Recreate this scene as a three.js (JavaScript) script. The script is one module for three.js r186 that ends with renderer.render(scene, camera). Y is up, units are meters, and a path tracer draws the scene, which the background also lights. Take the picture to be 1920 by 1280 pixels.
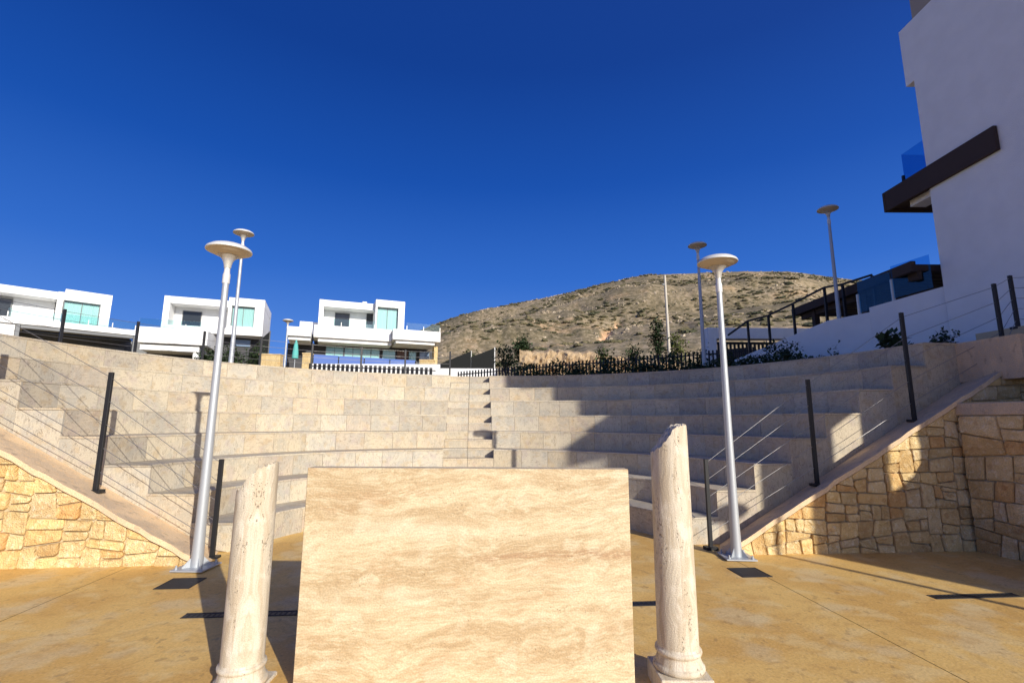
import * as THREE from 'three';
import { mergeGeometries, mergeVertices, toCreasedNormals } from 'three/addons/utils/BufferGeometryUtils.js';
import { createNoise2D, createNoise3D } from 'simplex-noise';

// ------------------------------------------------------------------ camera, sky, sun, exposure
const scene = new THREE.Scene();
const camera = new THREE.PerspectiveCamera(69.94, 1024 / 682, 0.05, 3000);
camera.position.set(0, 1.74, 0);
camera.rotation.order = 'YXZ';
camera.rotation.set(THREE.MathUtils.degToRad(9.35), 0, THREE.MathUtils.degToRad(0.29));
scene.add(camera);

const SUN = new THREE.Vector3(0.5296, 0.3715, 0.7626).normalize();   // towards the sun: low, behind the viewer's right shoulder
{
  const W = 512, H = 256, data = new Float32Array(W * H * 4);
  const stops = [[0, [0.50, 0.62, 0.82]], [0.06, [0.25, 0.42, 0.77]], [0.13, [0.082, 0.232, 0.68]], [0.28, [0.026, 0.134, 0.54]], [0.45, [0.005, 0.072, 0.385]], [0.62, [0.0005, 0.041, 0.262]], [1, [0.0005, 0.026, 0.185]]];
  for (let j = 0; j < H; j++) {
    const el = ((j + 0.5) / H - 0.5) * Math.PI, s = Math.sin(el);
    for (let i = 0; i < W; i++) {
      const az = ((i + 0.5) / W - 0.5) * 2 * Math.PI;
      const c = Math.cos(el), dx = Math.cos(az) * c, dz = Math.sin(az) * c;
      let r, g, b;
      const t = Math.max(0, s);
      let k = 0; while (k < stops.length - 2 && t > stops[k + 1][0]) k++;
      const f = Math.min(1, (t - stops[k][0]) / (stops[k + 1][0] - stops[k][0]));
      [r, g, b] = stops[k][1].map((v, n) => v + (stops[k + 1][1][n] - v) * f);
      // forward scattering of the air round the sun
      const mu = dx * SUN.x + s * SUN.y + dz * SUN.z, gg = 0.84;
      const hg = (1 - gg * gg) / Math.pow(1 + gg * gg - 2 * gg * mu, 1.5);
      const m = 0.072 * hg;
      r += m; g += m * 0.96; b += m * 0.88;
      if (s < 0) { const q = Math.min(1, -s * 12); r += (0.20 - r) * q; g += (0.17 - g) * q; b += (0.12 - b) * q; }
      const o = (j * W + i) * 4;
      data[o] = r; data[o + 1] = g; data[o + 2] = b; data[o + 3] = 1;
    }
  }
  const sky = new THREE.DataTexture(data, W, H, THREE.RGBAFormat, THREE.FloatType);
  sky.mapping = THREE.EquirectangularReflectionMapping;
  sky.magFilter = sky.minFilter = THREE.LinearFilter;
  sky.needsUpdate = true;
  scene.background = sky;
  scene.environment = sky;
}
const sun = new THREE.DirectionalLight(new THREE.Color(1, 0.945, 0.84), 5.0);
sun.position.copy(SUN).multiplyScalar(120);
sun.castShadow = true;
sun.shadow.mapSize.set(4096, 4096);
Object.assign(sun.shadow.camera, { left: -70, right: 70, top: 60, bottom: -40, near: 1, far: 400 });
scene.add(sun, sun.target);

const renderer = new THREE.WebGLRenderer({ antialias: true });
renderer.setSize(1024, 682);
renderer.toneMapping = THREE.LinearToneMapping;
renderer.toneMappingExposure = 1.1;
renderer.shadowMap.enabled = true;

// ------------------------------------------------------------------ helpers
function rng(seed) { let a = seed >>> 0; return () => { a = (a + 0x6D2B79F5) | 0; let t = Math.imul(a ^ (a >>> 15), 1 | a); t = (t + Math.imul(t ^ (t >>> 7), 61 | t)) ^ t; return ((t ^ (t >>> 14)) >>> 0) / 4294967296; }; }
const R = rng(20240);
const rr = (a, b) => a + (b - a) * R();
const n2 = createNoise2D(rng(7)), n3 = createNoise3D(rng(11));
const fbm = (x, y, o = 4) => { let s = 0, a = 0.5, f = 1; for (let i = 0; i < o; i++) { s += a * n2(x * f, y * f + i * 17.3); a *= 0.5; f *= 2.03; } return s; };
const clamp = (v, a = 0, b = 1) => Math.min(b, Math.max(a, v));
const lerp = (a, b, t) => a + (b - a) * t;
const sst = (a, b, x) => { const t = clamp((x - a) / (b - a)); return t * t * (3 - 2 * t); };
const mix3 = (a, b, t) => [lerp(a[0], b[0], t), lerp(a[1], b[1], t), lerp(a[2], b[2], t)];
const enc = (v) => { v = clamp(v); return Math.round(255 * (v <= 0.0031308 ? 12.92 * v : 1.055 * Math.pow(v, 1 / 2.4) - 0.055)); };
// fn(u, v) -> { c: [r, g, b] linear, h: 0..1 }
function makeTex(w, h, fn, wrap = THREE.MirroredRepeatWrapping) {
  const cd = new Uint8Array(w * h * 4), bd = new Uint8Array(w * h * 4);
  for (let j = 0; j < h; j++) for (let i = 0; i < w; i++) {
    const o = (j * w + i) * 4, q = fn(i / w, j / h);
    cd[o] = enc(q.c[0]); cd[o + 1] = enc(q.c[1]); cd[o + 2] = enc(q.c[2]); cd[o + 3] = 255;
    const b = Math.round(255 * clamp(q.h)); bd[o] = bd[o + 1] = bd[o + 2] = b; bd[o + 3] = 255;
  }
  const mk = (d, srgb) => { const t = new THREE.DataTexture(d, w, h, THREE.RGBAFormat); t.wrapS = t.wrapT = wrap; t.magFilter = THREE.LinearFilter; t.minFilter = THREE.LinearMipmapLinearFilter; t.generateMipmaps = true; if (srgb) t.colorSpace = THREE.SRGBColorSpace; t.needsUpdate = true; return t; };
  return { map: mk(cd, true), bump: mk(bd, false) };
}
const rep = (t, sx, sy) => { for (const k of ['map', 'bump']) t[k].repeat.set(1 / sx, 1 / (sy ?? sx)); return t; };
const M = (o) => new THREE.MeshStandardMaterial(Object.assign({ roughness: 0.85, metalness: 0 }, o));
const C = (r, g, b) => new THREE.Color().setRGB(r, g, b);

const taken = {};
function numbered(n) { const k = (taken[n] = (taken[n] ?? -1) + 1); return k ? `${n}_${String(k).padStart(3, '0')}` : n; }
function mesh(name, geo, m, parent, kind) {
  const o = new THREE.Mesh(geo, m);
  o.castShadow = o.receiveShadow = true;
  if (parent) { o.name = name; parent.add(o); } else { o.name = numbered(name); scene.add(o); }
  if (kind) o.userData.kind = kind;
  return o;
}
function thing(name, label, category, pos = [0, 0, 0], turn = 0, group) {
  const g = new THREE.Group(); g.name = numbered(name); g.position.set(...pos); g.rotation.y = turn;
  g.userData = { label, category }; if (group) g.userData.group = group;
  scene.add(g); return g;
}
function tag(o, label, category, group) { o.userData.label = label; o.userData.category = category; if (group) o.userData.group = group; return o; }
const grp = (name, parent) => { const g = new THREE.Group(); g.name = name; parent.add(g); return g; };

// geometry from quads / polygons, uv given in metres
class GB {
  constructor() { this.p = []; this.u = []; }
  tri(a, b, c, ua, ub, uc) { this.p.push(...a, ...b, ...c); this.u.push(...ua, ...ub, ...uc); return this; }
  quad(a, b, c, d, ua, ub, uc, ud) { return this.tri(a, b, c, ua, ub, uc).tri(a, c, d, ua, uc, ud); }
  build(crease) {
    const g = new THREE.BufferGeometry();
    g.setAttribute('position', new THREE.Float32BufferAttribute(this.p, 3));
    g.setAttribute('uv', new THREE.Float32BufferAttribute(this.u, 2));
    if (crease) { const k = toCreasedNormals(g, crease); return k; }
    g.computeVertexNormals(); return g;
  }
}
// a box with chamfered edges, uv in metres; corner (x0,y0,z0)-(x1,y1,z1)
function boxG(x0, x1, y0, y1, z0, z1, ch = 0, ou = 0, ov = 0) {
  const b = new GB(), c = Math.min(ch, (x1 - x0) * 0.45, (y1 - y0) * 0.45, (z1 - z0) * 0.45);
  const lo = [x0, y0, z0], hi = [x1, y1, z1];
  const face = (ax, s) => {   // quad on axis ax, side s
    const a1 = (ax + 1) % 3, a2 = (ax + 2) % 3;
    const v = (i, j) => { const p = [0, 0, 0]; p[ax] = s > 0 ? hi[ax] : lo[ax]; p[a1] = i ? hi[a1] - c : lo[a1] + c; p[a2] = j ? hi[a2] - c : lo[a2] + c; return p; };
    const uv = (p) => ax === 0 ? [p[2] + ou, p[1] + ov] : ax === 1 ? [p[0] + ou, p[2] + ov] : [p[0] + ou, p[1] + ov];
    const q = s > 0 ? [v(0, 0), v(1, 0), v(1, 1), v(0, 1)] : [v(0, 0), v(0, 1), v(1, 1), v(1, 0)];
    b.quad(...q, ...q.map(uv));
  };
  for (const ax of [0, 1, 2]) for (const s of [-1, 1]) face(ax, s);
  if (c > 0) {
    const uv = (p) => [p[0] + p[2] + ou, p[1] + ov];
    for (let ax = 0; ax < 3; ax++) {            // edges along ax
      const a1 = (ax + 1) % 3, a2 = (ax + 2) % 3;
      for (const s1 of [-1, 1]) for (const s2 of [-1, 1]) {
        const v = (end, on1) => { const p = [0, 0, 0]; p[ax] = end ? hi[ax] - c : lo[ax] + c; const e1 = s1 > 0 ? hi[a1] : lo[a1], e2 = s2 > 0 ? hi[a2] : lo[a2]; p[a1] = on1 ? e1 : e1 - s1 * c; p[a2] = on1 ? e2 - s2 * c : e2; return p; };
        let q = [v(0, true), v(1, true), v(1, false), v(0, false)];
        if (s1 * s2 < 0) q = q.reverse();
        b.quad(...q, ...q.map(uv));
      }
    }
    for (const sx of [0, 1]) for (const sy of [0, 1]) for (const sz of [0, 1]) {
      const e = [sx, sy, sz].map((s, k) => s ? hi[k] : lo[k]), sg = [sx, sy, sz].map((s) => s ? 1 : -1);
      const P = [0, 1, 2].map((k) => e.map((v, n) => n === k ? v : v - sg[n] * c));
      const q = sg[0] * sg[1] * sg[2] > 0 ? P : P.slice().reverse();
      b.tri(...q, ...q.map(uv));
    }
  }
  return b.build();
}
const cyl = (r0, r1, y0, y1, n = 16) => { const g = new THREE.CylinderGeometry(r1, r0, y1 - y0, n); g.translate(0, (y0 + y1) / 2, 0); return g; };
function bar(a, b, r, n = 6) {   // round bar between two points
  const A = new THREE.Vector3(...a), B = new THREE.Vector3(...b), d = B.clone().sub(A), L = d.length();
  const g = new THREE.CylinderGeometry(r, r, L, n); g.translate(0, L / 2, 0);
  g.applyQuaternion(new THREE.Quaternion().setFromUnitVectors(new THREE.Vector3(0, 1, 0), d.normalize())); g.translate(...a); return g;
}
function beam(a, b, w, h) {      // square bar between two points
  const A = new THREE.Vector3(...a), B = new THREE.Vector3(...b), d = B.clone().sub(A), L = d.length();
  const m = new THREE.Matrix4().lookAt(new THREE.Vector3(), d, new THREE.Vector3(0, Math.abs(d.y) > 0.98 * L ? 0 : 1, Math.abs(d.y) > 0.98 * L ? 1 : 0));
  const g = new THREE.BoxGeometry(w, h, L); g.translate(0, 0, -L / 2); g.applyMatrix4(m); g.translate(...a); return g;
}
// plate cut to an outline in x,y, with thickness from z0 to z1
function plate(pts, z0, z1, ou = 0, ov = 0) {
  const b = new GB(), n = pts.length, c = pts.reduce((s, p) => [s[0] + p[0] / n, s[1] + p[1] / n], [0, 0]);
  for (let i = 0; i < n; i++) {
    const p = pts[i], q = pts[(i + 1) % n];
    b.tri([...c, z1], [...p, z1], [...q, z1], [c[0] + ou, c[1] + ov], [p[0] + ou, p[1] + ov], [q[0] + ou, q[1] + ov]);
    b.tri([...c, z0], [...q, z0], [...p, z0], [c[0] + ou, c[1] + ov], [q[0] + ou, q[1] + ov], [p[0] + ou, p[1] + ov]);
    b.quad([...p, z1], [...p, z0], [...q, z0], [...q, z1], [p[0], p[1]], [p[0], p[1] + 0.03], [q[0], q[1] + 0.03], [q[0], q[1]]);
  }
  return b.build();
}

// ------------------------------------------------------------------ materials
const travTex = rep(makeTex(1024, 1024, (u, v) => {     // mottled beige travertine of the seats, 3 m across
  const x = u * 3, y = v * 3;
  const a = fbm(x * 1.7 + 3, y * 1.9, 4), b = fbm(x * 7 + 40, y * 9 + 5, 4), st = fbm(x * 22, y * 6 + 9, 3);
  const gr = fbm(x * 46, y * 46 + 3, 2);
  let c = mix3([0.58, 0.485, 0.355], [0.48, 0.42, 0.335], sst(-0.3, 0.45, a));
  c = mix3(c, [0.63, 0.525, 0.395], sst(0.0, 0.5, b) * 0.65);
  c = mix3(c, [0.50, 0.36, 0.205], sst(0.16, 0.55, fbm(x * 2.6 + 90, y * 2.6, 4)) * 0.5);
  c = mix3(c, [0.47, 0.375, 0.33], sst(0.16, 0.55, fbm(x * 2.1 + 30, y * 2.4 + 60, 4)) * 0.5);
  c = mix3(c, [0.34, 0.275, 0.20], sst(0.05, 0.6, st + b * 0.6) * 0.5);
  const pit = sst(0.52, 0.66, n2(x * 30, y * 24) * 0.6 + n2(x * 6 + 7, y * 7) * 0.5);
  c = mix3(c, [0.26, 0.205, 0.15], pit * 0.5);
  const k = 0.93 * (1 + gr * 0.22);
  return { c: [c[0] * k * 0.96, c[1] * k, c[2] * k * 1.03], h: 0.6 + gr * 0.25 - pit * 0.5 };
}), 3);
const slabTex = rep(makeTex(1536, 1024, (u, v) => {     // honey coloured veined travertine, 2.4 x 1.6 m
  let x = u * 2.4, y = v * 1.6;
  const wy = y + fbm(x * 0.55 + 5, y * 0.9, 2) * 0.10 + fbm(x * 3.1, y * 3.4, 3) * 0.018 - x * 0.04, wx = x + fbm(x * 1.4, y * 1.4 + 8, 3) * 0.12;
  const bandBig = fbm(wx * 0.5, wy * 2.6, 4), band = fbm(wx * 2.3, wy * 11, 5), fine = fbm(wx * 9, wy * 46, 4);
  const blot = fbm(wx * 2.2 + 31, wy * 3.0 + 4, 4), gr = fbm(x * 48, y * 60, 3);
  let c = mix3([0.63, 0.505, 0.34], [0.485, 0.355, 0.215], sst(-0.28, 0.34, bandBig + 0.4 * fbm(wx * 0.9 + 3, wy * 7, 3)));
  c = mix3(c, [0.68, 0.565, 0.40], sst(-0.05, 0.5, band) * 0.55);
  c = mix3(c, [0.45, 0.32, 0.19], sst(0.0, 0.6, -band + blot * 0.6) * 0.5);
  c = mix3(c, [0.71, 0.615, 0.46], sst(0.18, 0.55, blot) * 0.45);
  c = mix3(c, [0.50, 0.315, 0.18], sst(0.2, 0.55, fbm(wx * 1.1 + 70, wy * 3.4 + 11, 4)) * 0.4);
  c = mix3(c, [0.36, 0.25, 0.145], sst(0.05, 0.55, fine) * 0.36);
  c = mix3(c, [0.73, 0.64, 0.47], sst(0.12, 0.5, -fine) * 0.34);
  const sk = Math.exp(-Math.pow((y - 0.90 - 0.03 * (x - 1.7) - 0.015 * n2(x * 3, 5)) / 0.028, 2)) * sst(1.05, 1.3, x); c = mix3(c, [0.38, 0.225, 0.13], clamp(sk * (0.6 + fine)) * 0.75);
  const ac = Math.exp(-Math.pow((y - 1.17 - 0.14 * sst(0.15, 0.6, x) + 0.04 * sst(0.7, 1.1, x) - 0.03 * n2(x * 4, 9)) / 0.035, 2)) * sst(0.1, 0.25, x) * (1 - sst(0.8, 1.05, x)); c = mix3(c, [0.40, 0.255, 0.14], clamp(ac * (0.5 + fine)) * 0.7);
  const pl = Math.exp(-Math.pow((x - 0.75) / 0.42, 2) - Math.pow((y - 1.06 + 0.04 * n2(x * 3, 2)) / 0.07, 2)) + Math.exp(-Math.pow((x - 0.35) / 0.5, 2) - Math.pow((y - 0.60 - 0.05 * x) / 0.06, 2)); c = mix3(c, [0.77, 0.685, 0.53], clamp(pl * (0.6 + blot + fine * 0.6)) * 0.6);
  const hair = 1 - Math.abs(fbm(wx * 3.5 + 9, wy * 26 + 3, 3)) * 9; c = mix3(c, [0.36, 0.255, 0.15], clamp(hair) * 0.22);
  const pitMask = sst(0.1, 0.5, fbm(wx * 1.5 + 12, wy * 5 + 40, 3));
  const pit = sst(0.72, 0.86, n2(wx * 60, wy * 95) * 0.62 + pitMask * 0.3 + n2(x * 130, y * 130) * 0.2);
  c = mix3(c, [0.22, 0.14, 0.08], pit * 0.7);
  const k = 0.97 * (1 + gr * 0.26); c[2] *= 0.93;
  return { c: c.map((q) => q * k), h: 0.65 + fine * 0.2 + gr * 0.12 - pit * 0.6 };
}), 2.4, 1.6);
const colTex = rep(makeTex(768, 1024, (u, v) => {       // pale veined stone of the columns, veins upright, 0.9 x 1.8 m
  const x = u * 0.9, y = v * 1.8;
  const wx = x + fbm(x * 2, y * 1.6, 3) * 0.05;
  const s1 = fbm(wx * 13, y * 0.9, 4), s2 = fbm(wx * 44, y * 3.0 + 5, 3), bl = fbm(x * 5, y * 4 + 17, 4), gr = fbm(x * 85, y * 85, 2);
  let c = mix3([0.63, 0.55, 0.42], [0.54, 0.445, 0.315], sst(-0.2, 0.4, s1));
  c = mix3(c, [0.76, 0.68, 0.55], sst(0.05, 0.5, bl) * 0.6);
  c = mix3(c, [0.44, 0.34, 0.24], sst(0.15, 0.55, s2) * 0.4);
  const pit = sst(0.5, 0.8, fbm(wx * 55, y * 30, 3) * 0.85 + sst(0.0, 0.5, fbm(wx * 7 + 4, y * 1.3, 3)) * 0.4);
  c = mix3(c, [0.25, 0.19, 0.135], pit * 0.7);
  const k = 0.9 * (1 + gr * 0.24);
  return { c: c.map((q) => q * k), h: 0.7 + gr * 0.15 + s2 * 0.12 - pit * 0.65 };
}), 0.9, 1.8);
const floorTex = rep(makeTex(2048, 2048, (u, v) => {    // ochre trowelled concrete, 9 m across
  const x = u * 9, y = v * 9;
  const a = fbm(x * 0.5 + 3, y * 0.62, 4), b = fbm(x * 1.7 + 20, y * 2.0, 5), w = fbm(x * 3.1, y * 5.0 + fbm(x, y, 2) * 2, 4), gr = fbm(x * 26, y * 26, 3);
  let c = mix3([0.70, 0.445, 0.135], [0.62, 0.365, 0.098], sst(-0.3, 0.35, a));
  c = mix3(c, [0.71, 0.51, 0.22], sst(0.05, 0.5, b) * 0.6);
  c = mix3(c, [0.62, 0.49, 0.28], sst(0.1, 0.5, fbm(x * 0.9 + 50, y * 0.9, 4)) * 0.5);
  c = mix3(c, [0.42, 0.235, 0.068], sst(0.1, 0.5, w) * 0.3);
  c = mix3(c, [0.36, 0.22, 0.08], sst(0.36, 0.6, fbm(x * 5 + 9, y * 4, 4)) * 0.55);
  c = mix3(c, [0.62, 0.46, 0.24], sst(0.25, 0.6, gr) * 0.3);
  const sp = sst(0.72, 0.86, n2(x * 42, y * 42)); c = mix3(c, [0.16, 0.10, 0.05], sp * 0.5);
  const k = 1 + gr * 0.16;
  return { c: c.map((q) => q * k), h: 0.5 + gr * 0.3 + w * 0.25 };
}), 9);
const rockTex = rep(makeTex(768, 768, (u, v) => {       // golden limestone of the rubble walls, 1.6 m across
  const x = u * 1.6, y = v * 1.6;
  const a = fbm(x * 2.4, y * 2.4, 4), b = fbm(x * 9, y * 9 + 4, 4), gr = fbm(x * 38, y * 38, 3);
  let c = mix3([0.70, 0.52, 0.255], [0.61, 0.43, 0.195], sst(-0.3, 0.4, a));
  c = mix3(c, [0.76, 0.64, 0.41], sst(0.05, 0.5, b) * 0.6);
  c = mix3(c, [0.47, 0.26, 0.10], sst(0.24, 0.6, fbm(x * 5 + 50, y * 5, 4)) * 0.5);
  const k = 1 + gr * 0.22;
  return { c: c.map((q) => q * k), h: 0.5 + gr * 0.35 + b * 0.35 };
}), 1.6);
const concTex = rep(makeTex(768, 768, (u, v) => {       // weathered grey concrete, 2 m across
  const x = u * 2, y = v * 2;
  const a = fbm(x * 1.5, y * 1.5, 4), b = fbm(x * 8, y * 8, 4), gr = fbm(x * 40, y * 40, 3);
  let c = mix3([0.59, 0.45, 0.30], [0.48, 0.375, 0.265], sst(-0.3, 0.4, a));
  c = mix3(c, [0.62, 0.43, 0.24], sst(0.1, 0.5, b) * 0.5);
  c = mix3(c, [0.26, 0.205, 0.15], sst(0.25, 0.6, fbm(x * 4 + 9, y * 4, 4)) * 0.5);
  const k = 1 + gr * 0.25;
  return { c: c.map((q) => q * k), h: 0.5 + gr * 0.4 };
}), 2);
const plasterTex = rep(makeTex(512, 512, (u, v) => {    // white render with a fine grain, 1.5 m across
  const x = u * 1.5, y = v * 1.5, gr = fbm(x * 60, y * 60, 2), a = fbm(x * 1.3, y * 1.3, 3);
  const k = 0.84 * (1 + gr * 0.10 + a * 0.05);
  return { c: [k, k * 0.99, k * 0.965], h: 0.5 + gr * 0.5 };
}), 1.5);
const hillTex = rep(makeTex(1024, 1024, (u, v) => {     // dry grass, scrub and pale rock, 70 m across
  const x = u * 70, y = v * 70;
  const a = fbm(x * 0.06, y * 0.06, 4), b = fbm(x * 0.45, y * 0.45 + 4, 4), g2 = fbm(x * 1.1, y * 0.8, 3);
  let c = mix3([0.30, 0.235, 0.14], [0.235, 0.19, 0.11], sst(-0.3, 0.4, a));
  c = mix3(c, [0.42, 0.34, 0.235], sst(0.05, 0.4, b) * 0.75);
  c = mix3(c, [0.13, 0.115, 0.06], sst(0.02, 0.4, -b + g2 * 0.4) * 0.65);
  c = mix3(c, [0.52, 0.44, 0.33], sst(0.32, 0.5, g2) * 0.8);
  c = mix3(c, [0.07, 0.07, 0.035], sst(0.34, 0.5, fbm(x * 0.7 + 70, y * 0.7, 3)) * 0.8);
  return { c, h: 0.5 + g2 * 0.4 };
}), 70);

const TONES = [[0.95, 0.95, 0.95], [0.88, 0.875, 0.87], [1.04, 1.02, 0.97], [0.94, 0.90, 0.83], [0.80, 0.79, 0.785], [1.0, 0.94, 0.86], [0.90, 0.86, 0.84], [0.98, 0.98, 0.98]];
const travM = TONES.map((t) => M({ map: travTex.map, bumpMap: travTex.bump, bumpScale: 0.004, roughness: 0.72, color: C(...t) }));
const rockM = [[1, 1, 1], [0.88, 0.86, 0.82], [1.06, 1.05, 1.06], [0.98, 0.88, 0.74], [0.8, 0.72, 0.62], [1.05, 1.0, 0.88], [0.95, 0.96, 1.05], [0.9, 0.72, 0.55]].map((t) => M({ map: rockTex.map, bumpMap: rockTex.bump, bumpScale: 0.02, roughness: 0.92, color: C(...t) }));
const mat = {
  slab: M({ map: slabTex.map, bumpMap: slabTex.bump, bumpScale: 0.004, roughness: 0.5 }),
  column: M({ map: colTex.map, bumpMap: colTex.bump, bumpScale: 0.008, roughness: 0.7 }),
  floor: M({ map: floorTex.map, bumpMap: floorTex.bump, bumpScale: 0.0022, roughness: 0.68 }),
  conc: M({ map: concTex.map, bumpMap: concTex.bump, bumpScale: 0.012, roughness: 0.95 }),
  coping: M({ map: concTex.map, bumpMap: concTex.bump, bumpScale: 0.006, roughness: 0.95, color: C(1.22, 1.16, 1.06) }),
  mortar: M({ color: C(0.50, 0.40, 0.25), roughness: 1 }),
  grout: M({ color: C(0.40, 0.345, 0.275), roughness: 1 }),
  plaster: M({ map: plasterTex.map, bumpMap: plasterTex.bump, bumpScale: 0.012, roughness: 0.9 }),
  panelgrey: M({ color: C(0.30, 0.31, 0.31), roughness: 0.6 }),
  taupe: M({ map: plasterTex.map, roughness: 0.9, color: C(0.42, 0.36, 0.30) }),
  galv: M({ color: C(0.44, 0.46, 0.48), roughness: 0.5, metalness: 0.4 }),
  lampWhite: M({ color: C(0.66, 0.65, 0.62), roughness: 0.45, metalness: 0.15 }),
  lampUnder: M({ color: C(0.60, 0.50, 0.36), roughness: 0.55 }),
  lampCone: new THREE.MeshPhysicalMaterial({ color: C(0.75, 0.72, 0.66), roughness: 0.25, transmission: 0.5, thickness: 0 }),
  black: M({ color: C(0.018, 0.018, 0.02), roughness: 0.5, metalness: 0.3 }),
  cable: M({ color: C(0.30, 0.29, 0.28), roughness: 0.4, metalness: 0.8 }),
  iron: M({ color: C(0.035, 0.033, 0.032), roughness: 0.7, metalness: 0.4 }),
  steel: M({ color: C(0.16, 0.165, 0.17), roughness: 0.6, metalness: 0.2 }),
  darkwall: M({ color: C(0.055, 0.055, 0.06), roughness: 0.8 }),
  brownclad: M({ color: C(0.050, 0.030, 0.022), roughness: 0.85 }),
  brown: M({ color: C(0.16, 0.10, 0.08), roughness: 0.8 }),
  ochre: M({ map: rockTex.map, bumpMap: rockTex.bump, bumpScale: 0.03, roughness: 0.95 }),
  hill: M({ map: hillTex.map, vertexColors: true, roughness: 1 }),
  soil: M({ color: C(0.09, 0.065, 0.04), roughness: 1 }),
  paving: M({ map: concTex.map, roughness: 0.95 }),
  darkglass: new THREE.MeshPhysicalMaterial({ color: C(0.03, 0.035, 0.04), roughness: 0.08, metalness: 0 }),
  aquaglass: new THREE.MeshPhysicalMaterial({ color: C(0.84, 0.955, 0.945), roughness: 0.06, transmission: 1, thickness: 0 }),
  curtain: M({ color: C(0.62, 0.66, 0.64), roughness: 1, side: THREE.DoubleSide }),
  inside: M({ color: C(0.12, 0.12, 0.12), roughness: 1 }),
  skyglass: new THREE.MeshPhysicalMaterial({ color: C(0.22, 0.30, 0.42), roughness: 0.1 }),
  glass: new THREE.MeshPhysicalMaterial({ color: C(0.80, 0.93, 0.92), roughness: 0.05, transmission: 1, thickness: 0 }),
  blueglass: new THREE.MeshPhysicalMaterial({ color: C(0.52, 0.76, 0.90), roughness: 0.05, transmission: 1, thickness: 0 }),
  bluepanel: M({ color: C(0.12, 0.20, 0.50), roughness: 0.5 }),
  net: M({ color: C(0.012, 0.013, 0.012), roughness: 1, side: THREE.DoubleSide }),
  teal: M({ color: C(0.10, 0.42, 0.38), roughness: 0.8 }),
  polewood: M({ color: C(0.52, 0.47, 0.39), roughness: 0.85 }),
  leaf: [[0.030, 0.055, 0.016], [0.048, 0.072, 0.020], [0.070, 0.085, 0.026], [0.11, 0.13, 0.03]].map((c) => M({ color: C(...c), roughness: 0.8, side: THREE.DoubleSide })),
  bark: M({ color: C(0.10, 0.075, 0.05), roughness: 1 }),
};

// ------------------------------------------------------------------ plan of the theatre
const O = [-0.58, 0, -6.63], TURN = THREE.MathUtils.degToRad(4.8);     // focus of the rows and the turn of their axis
const H = 0.38, T = 0.6, R1 = 3.13, NT = 8, CUT = 0.58;                // riser, tread, first radius, tiers, where the rows end in front of the focus
const RK = (k) => R1 + T * (k - 1);
const phiEnd = (r, cut = CUT) => Math.acos(cut / r);
const loc = (x, y, z) => new THREE.Vector3(x, y, z).applyAxisAngle(new THREE.Vector3(0, 1, 0), TURN).add(new THREE.Vector3(...O));
// height of the sloping coping beside the rows, at its inner (wing) edge and at its front edge
const copIn = { '-1': (x) => 0.24 + 0.555 * (x - 3.74), '1': (x) => 0.25 + 0.567 * (x - 4.12) };
const copOut = { '-1': (x) => 0.24 + 0.540 * (x - 3.56), '1': (x) => 0.23 + 0.554 * (x - 3.75) };

// solid ring sector; inner and outer radius, heights, start / end angle functions of the radius
function sector(r0, r1, y0, y1, a0, a1, seg, ou = 0, ov = 0, lip = 0) {
  const b = new GB(), f = (v) => typeof v === 'function' ? v : () => v, A0 = f(a0), A1 = f(a1);
  const P = (r, t, y) => { const a = lerp(A0(r), A1(r), t); return [r * Math.sin(a), y, -r * Math.cos(a)]; };
  const U = (r, t) => r1 * lerp(A0(r1), A1(r1), t) + ou;
  for (let i = 0; i < seg; i++) {
    const t = i / seg, s = (i + 1) / seg;
    b.quad(P(r0, t, y0), P(r0, s, y0), P(r0, s, y1 - lip), P(r0, t, y1 - lip), [U(r0, t), y0 + ov], [U(r0, s), y0 + ov], [U(r0, s), y1 - lip + ov], [U(r0, t), y1 - lip + ov]);
    if (lip) b.quad(P(r0, t, y1 - lip), P(r0, s, y1 - lip), P(r0 + lip, s, y1), P(r0 + lip, t, y1), [U(r0, t), y1 - lip + ov], [U(r0, s), y1 - lip + ov], [U(r0, s), y1 + ov], [U(r0, t), y1 + ov]);
    b.quad(P(r0 + lip, t, y1), P(r0 + lip, s, y1), P(r1, s, y1), P(r1, t, y1), [U(r0, t), r0 + ov], [U(r0, s), r0 + ov], [U(r1, s), r1 + ov], [U(r1, t), r1 + ov]);
    b.quad(P(r1, s, y0), P(r1, t, y0), P(r1, t, y1), P(r1, s, y1), [U(r1, s), y0 + ov], [U(r1, t), y0 + ov], [U(r1, t), y1 + ov], [U(r1, s), y1 + ov]);
    b.quad(P(r0, s, y0), P(r0, t, y0), P(r1, t, y0), P(r1, s, y0), [0, 0], [0, 0], [0, 0], [0, 0]);
  }
  for (const [t, fl] of [[0, 1], [1, 0]]) {
    const q = [P(r0, t, y0), P(r0, t, y1 - lip), P(r1, t, y1), P(r1, t, y0)], uv = [[r0 + ou, y0 + ov], [r0 + ou, y1 + ov], [r1 + ou, y1 + ov], [r1 + ou, y0 + ov]];
    if (fl) { q.reverse(); uv.reverse(); } b.quad(...q, ...uv);
  }
  return b.build();
}
const flip = (g) => { const p = g.attributes.position.array, u = g.attributes.uv.array; for (let i = 0; i < p.length; i += 9) for (let k = 0; k < 3; k++) { const t = p[i + 3 + k]; p[i + 3 + k] = p[i + 6 + k]; p[i + 6 + k] = t; } for (let i = 0; i < u.length; i += 6) for (let k = 0; k < 2; k++) { const t = u[i + 2 + k]; u[i + 2 + k] = u[i + 4 + k]; u[i + 4 + k] = t; } g.computeVertexNormals(); return g; };

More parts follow.
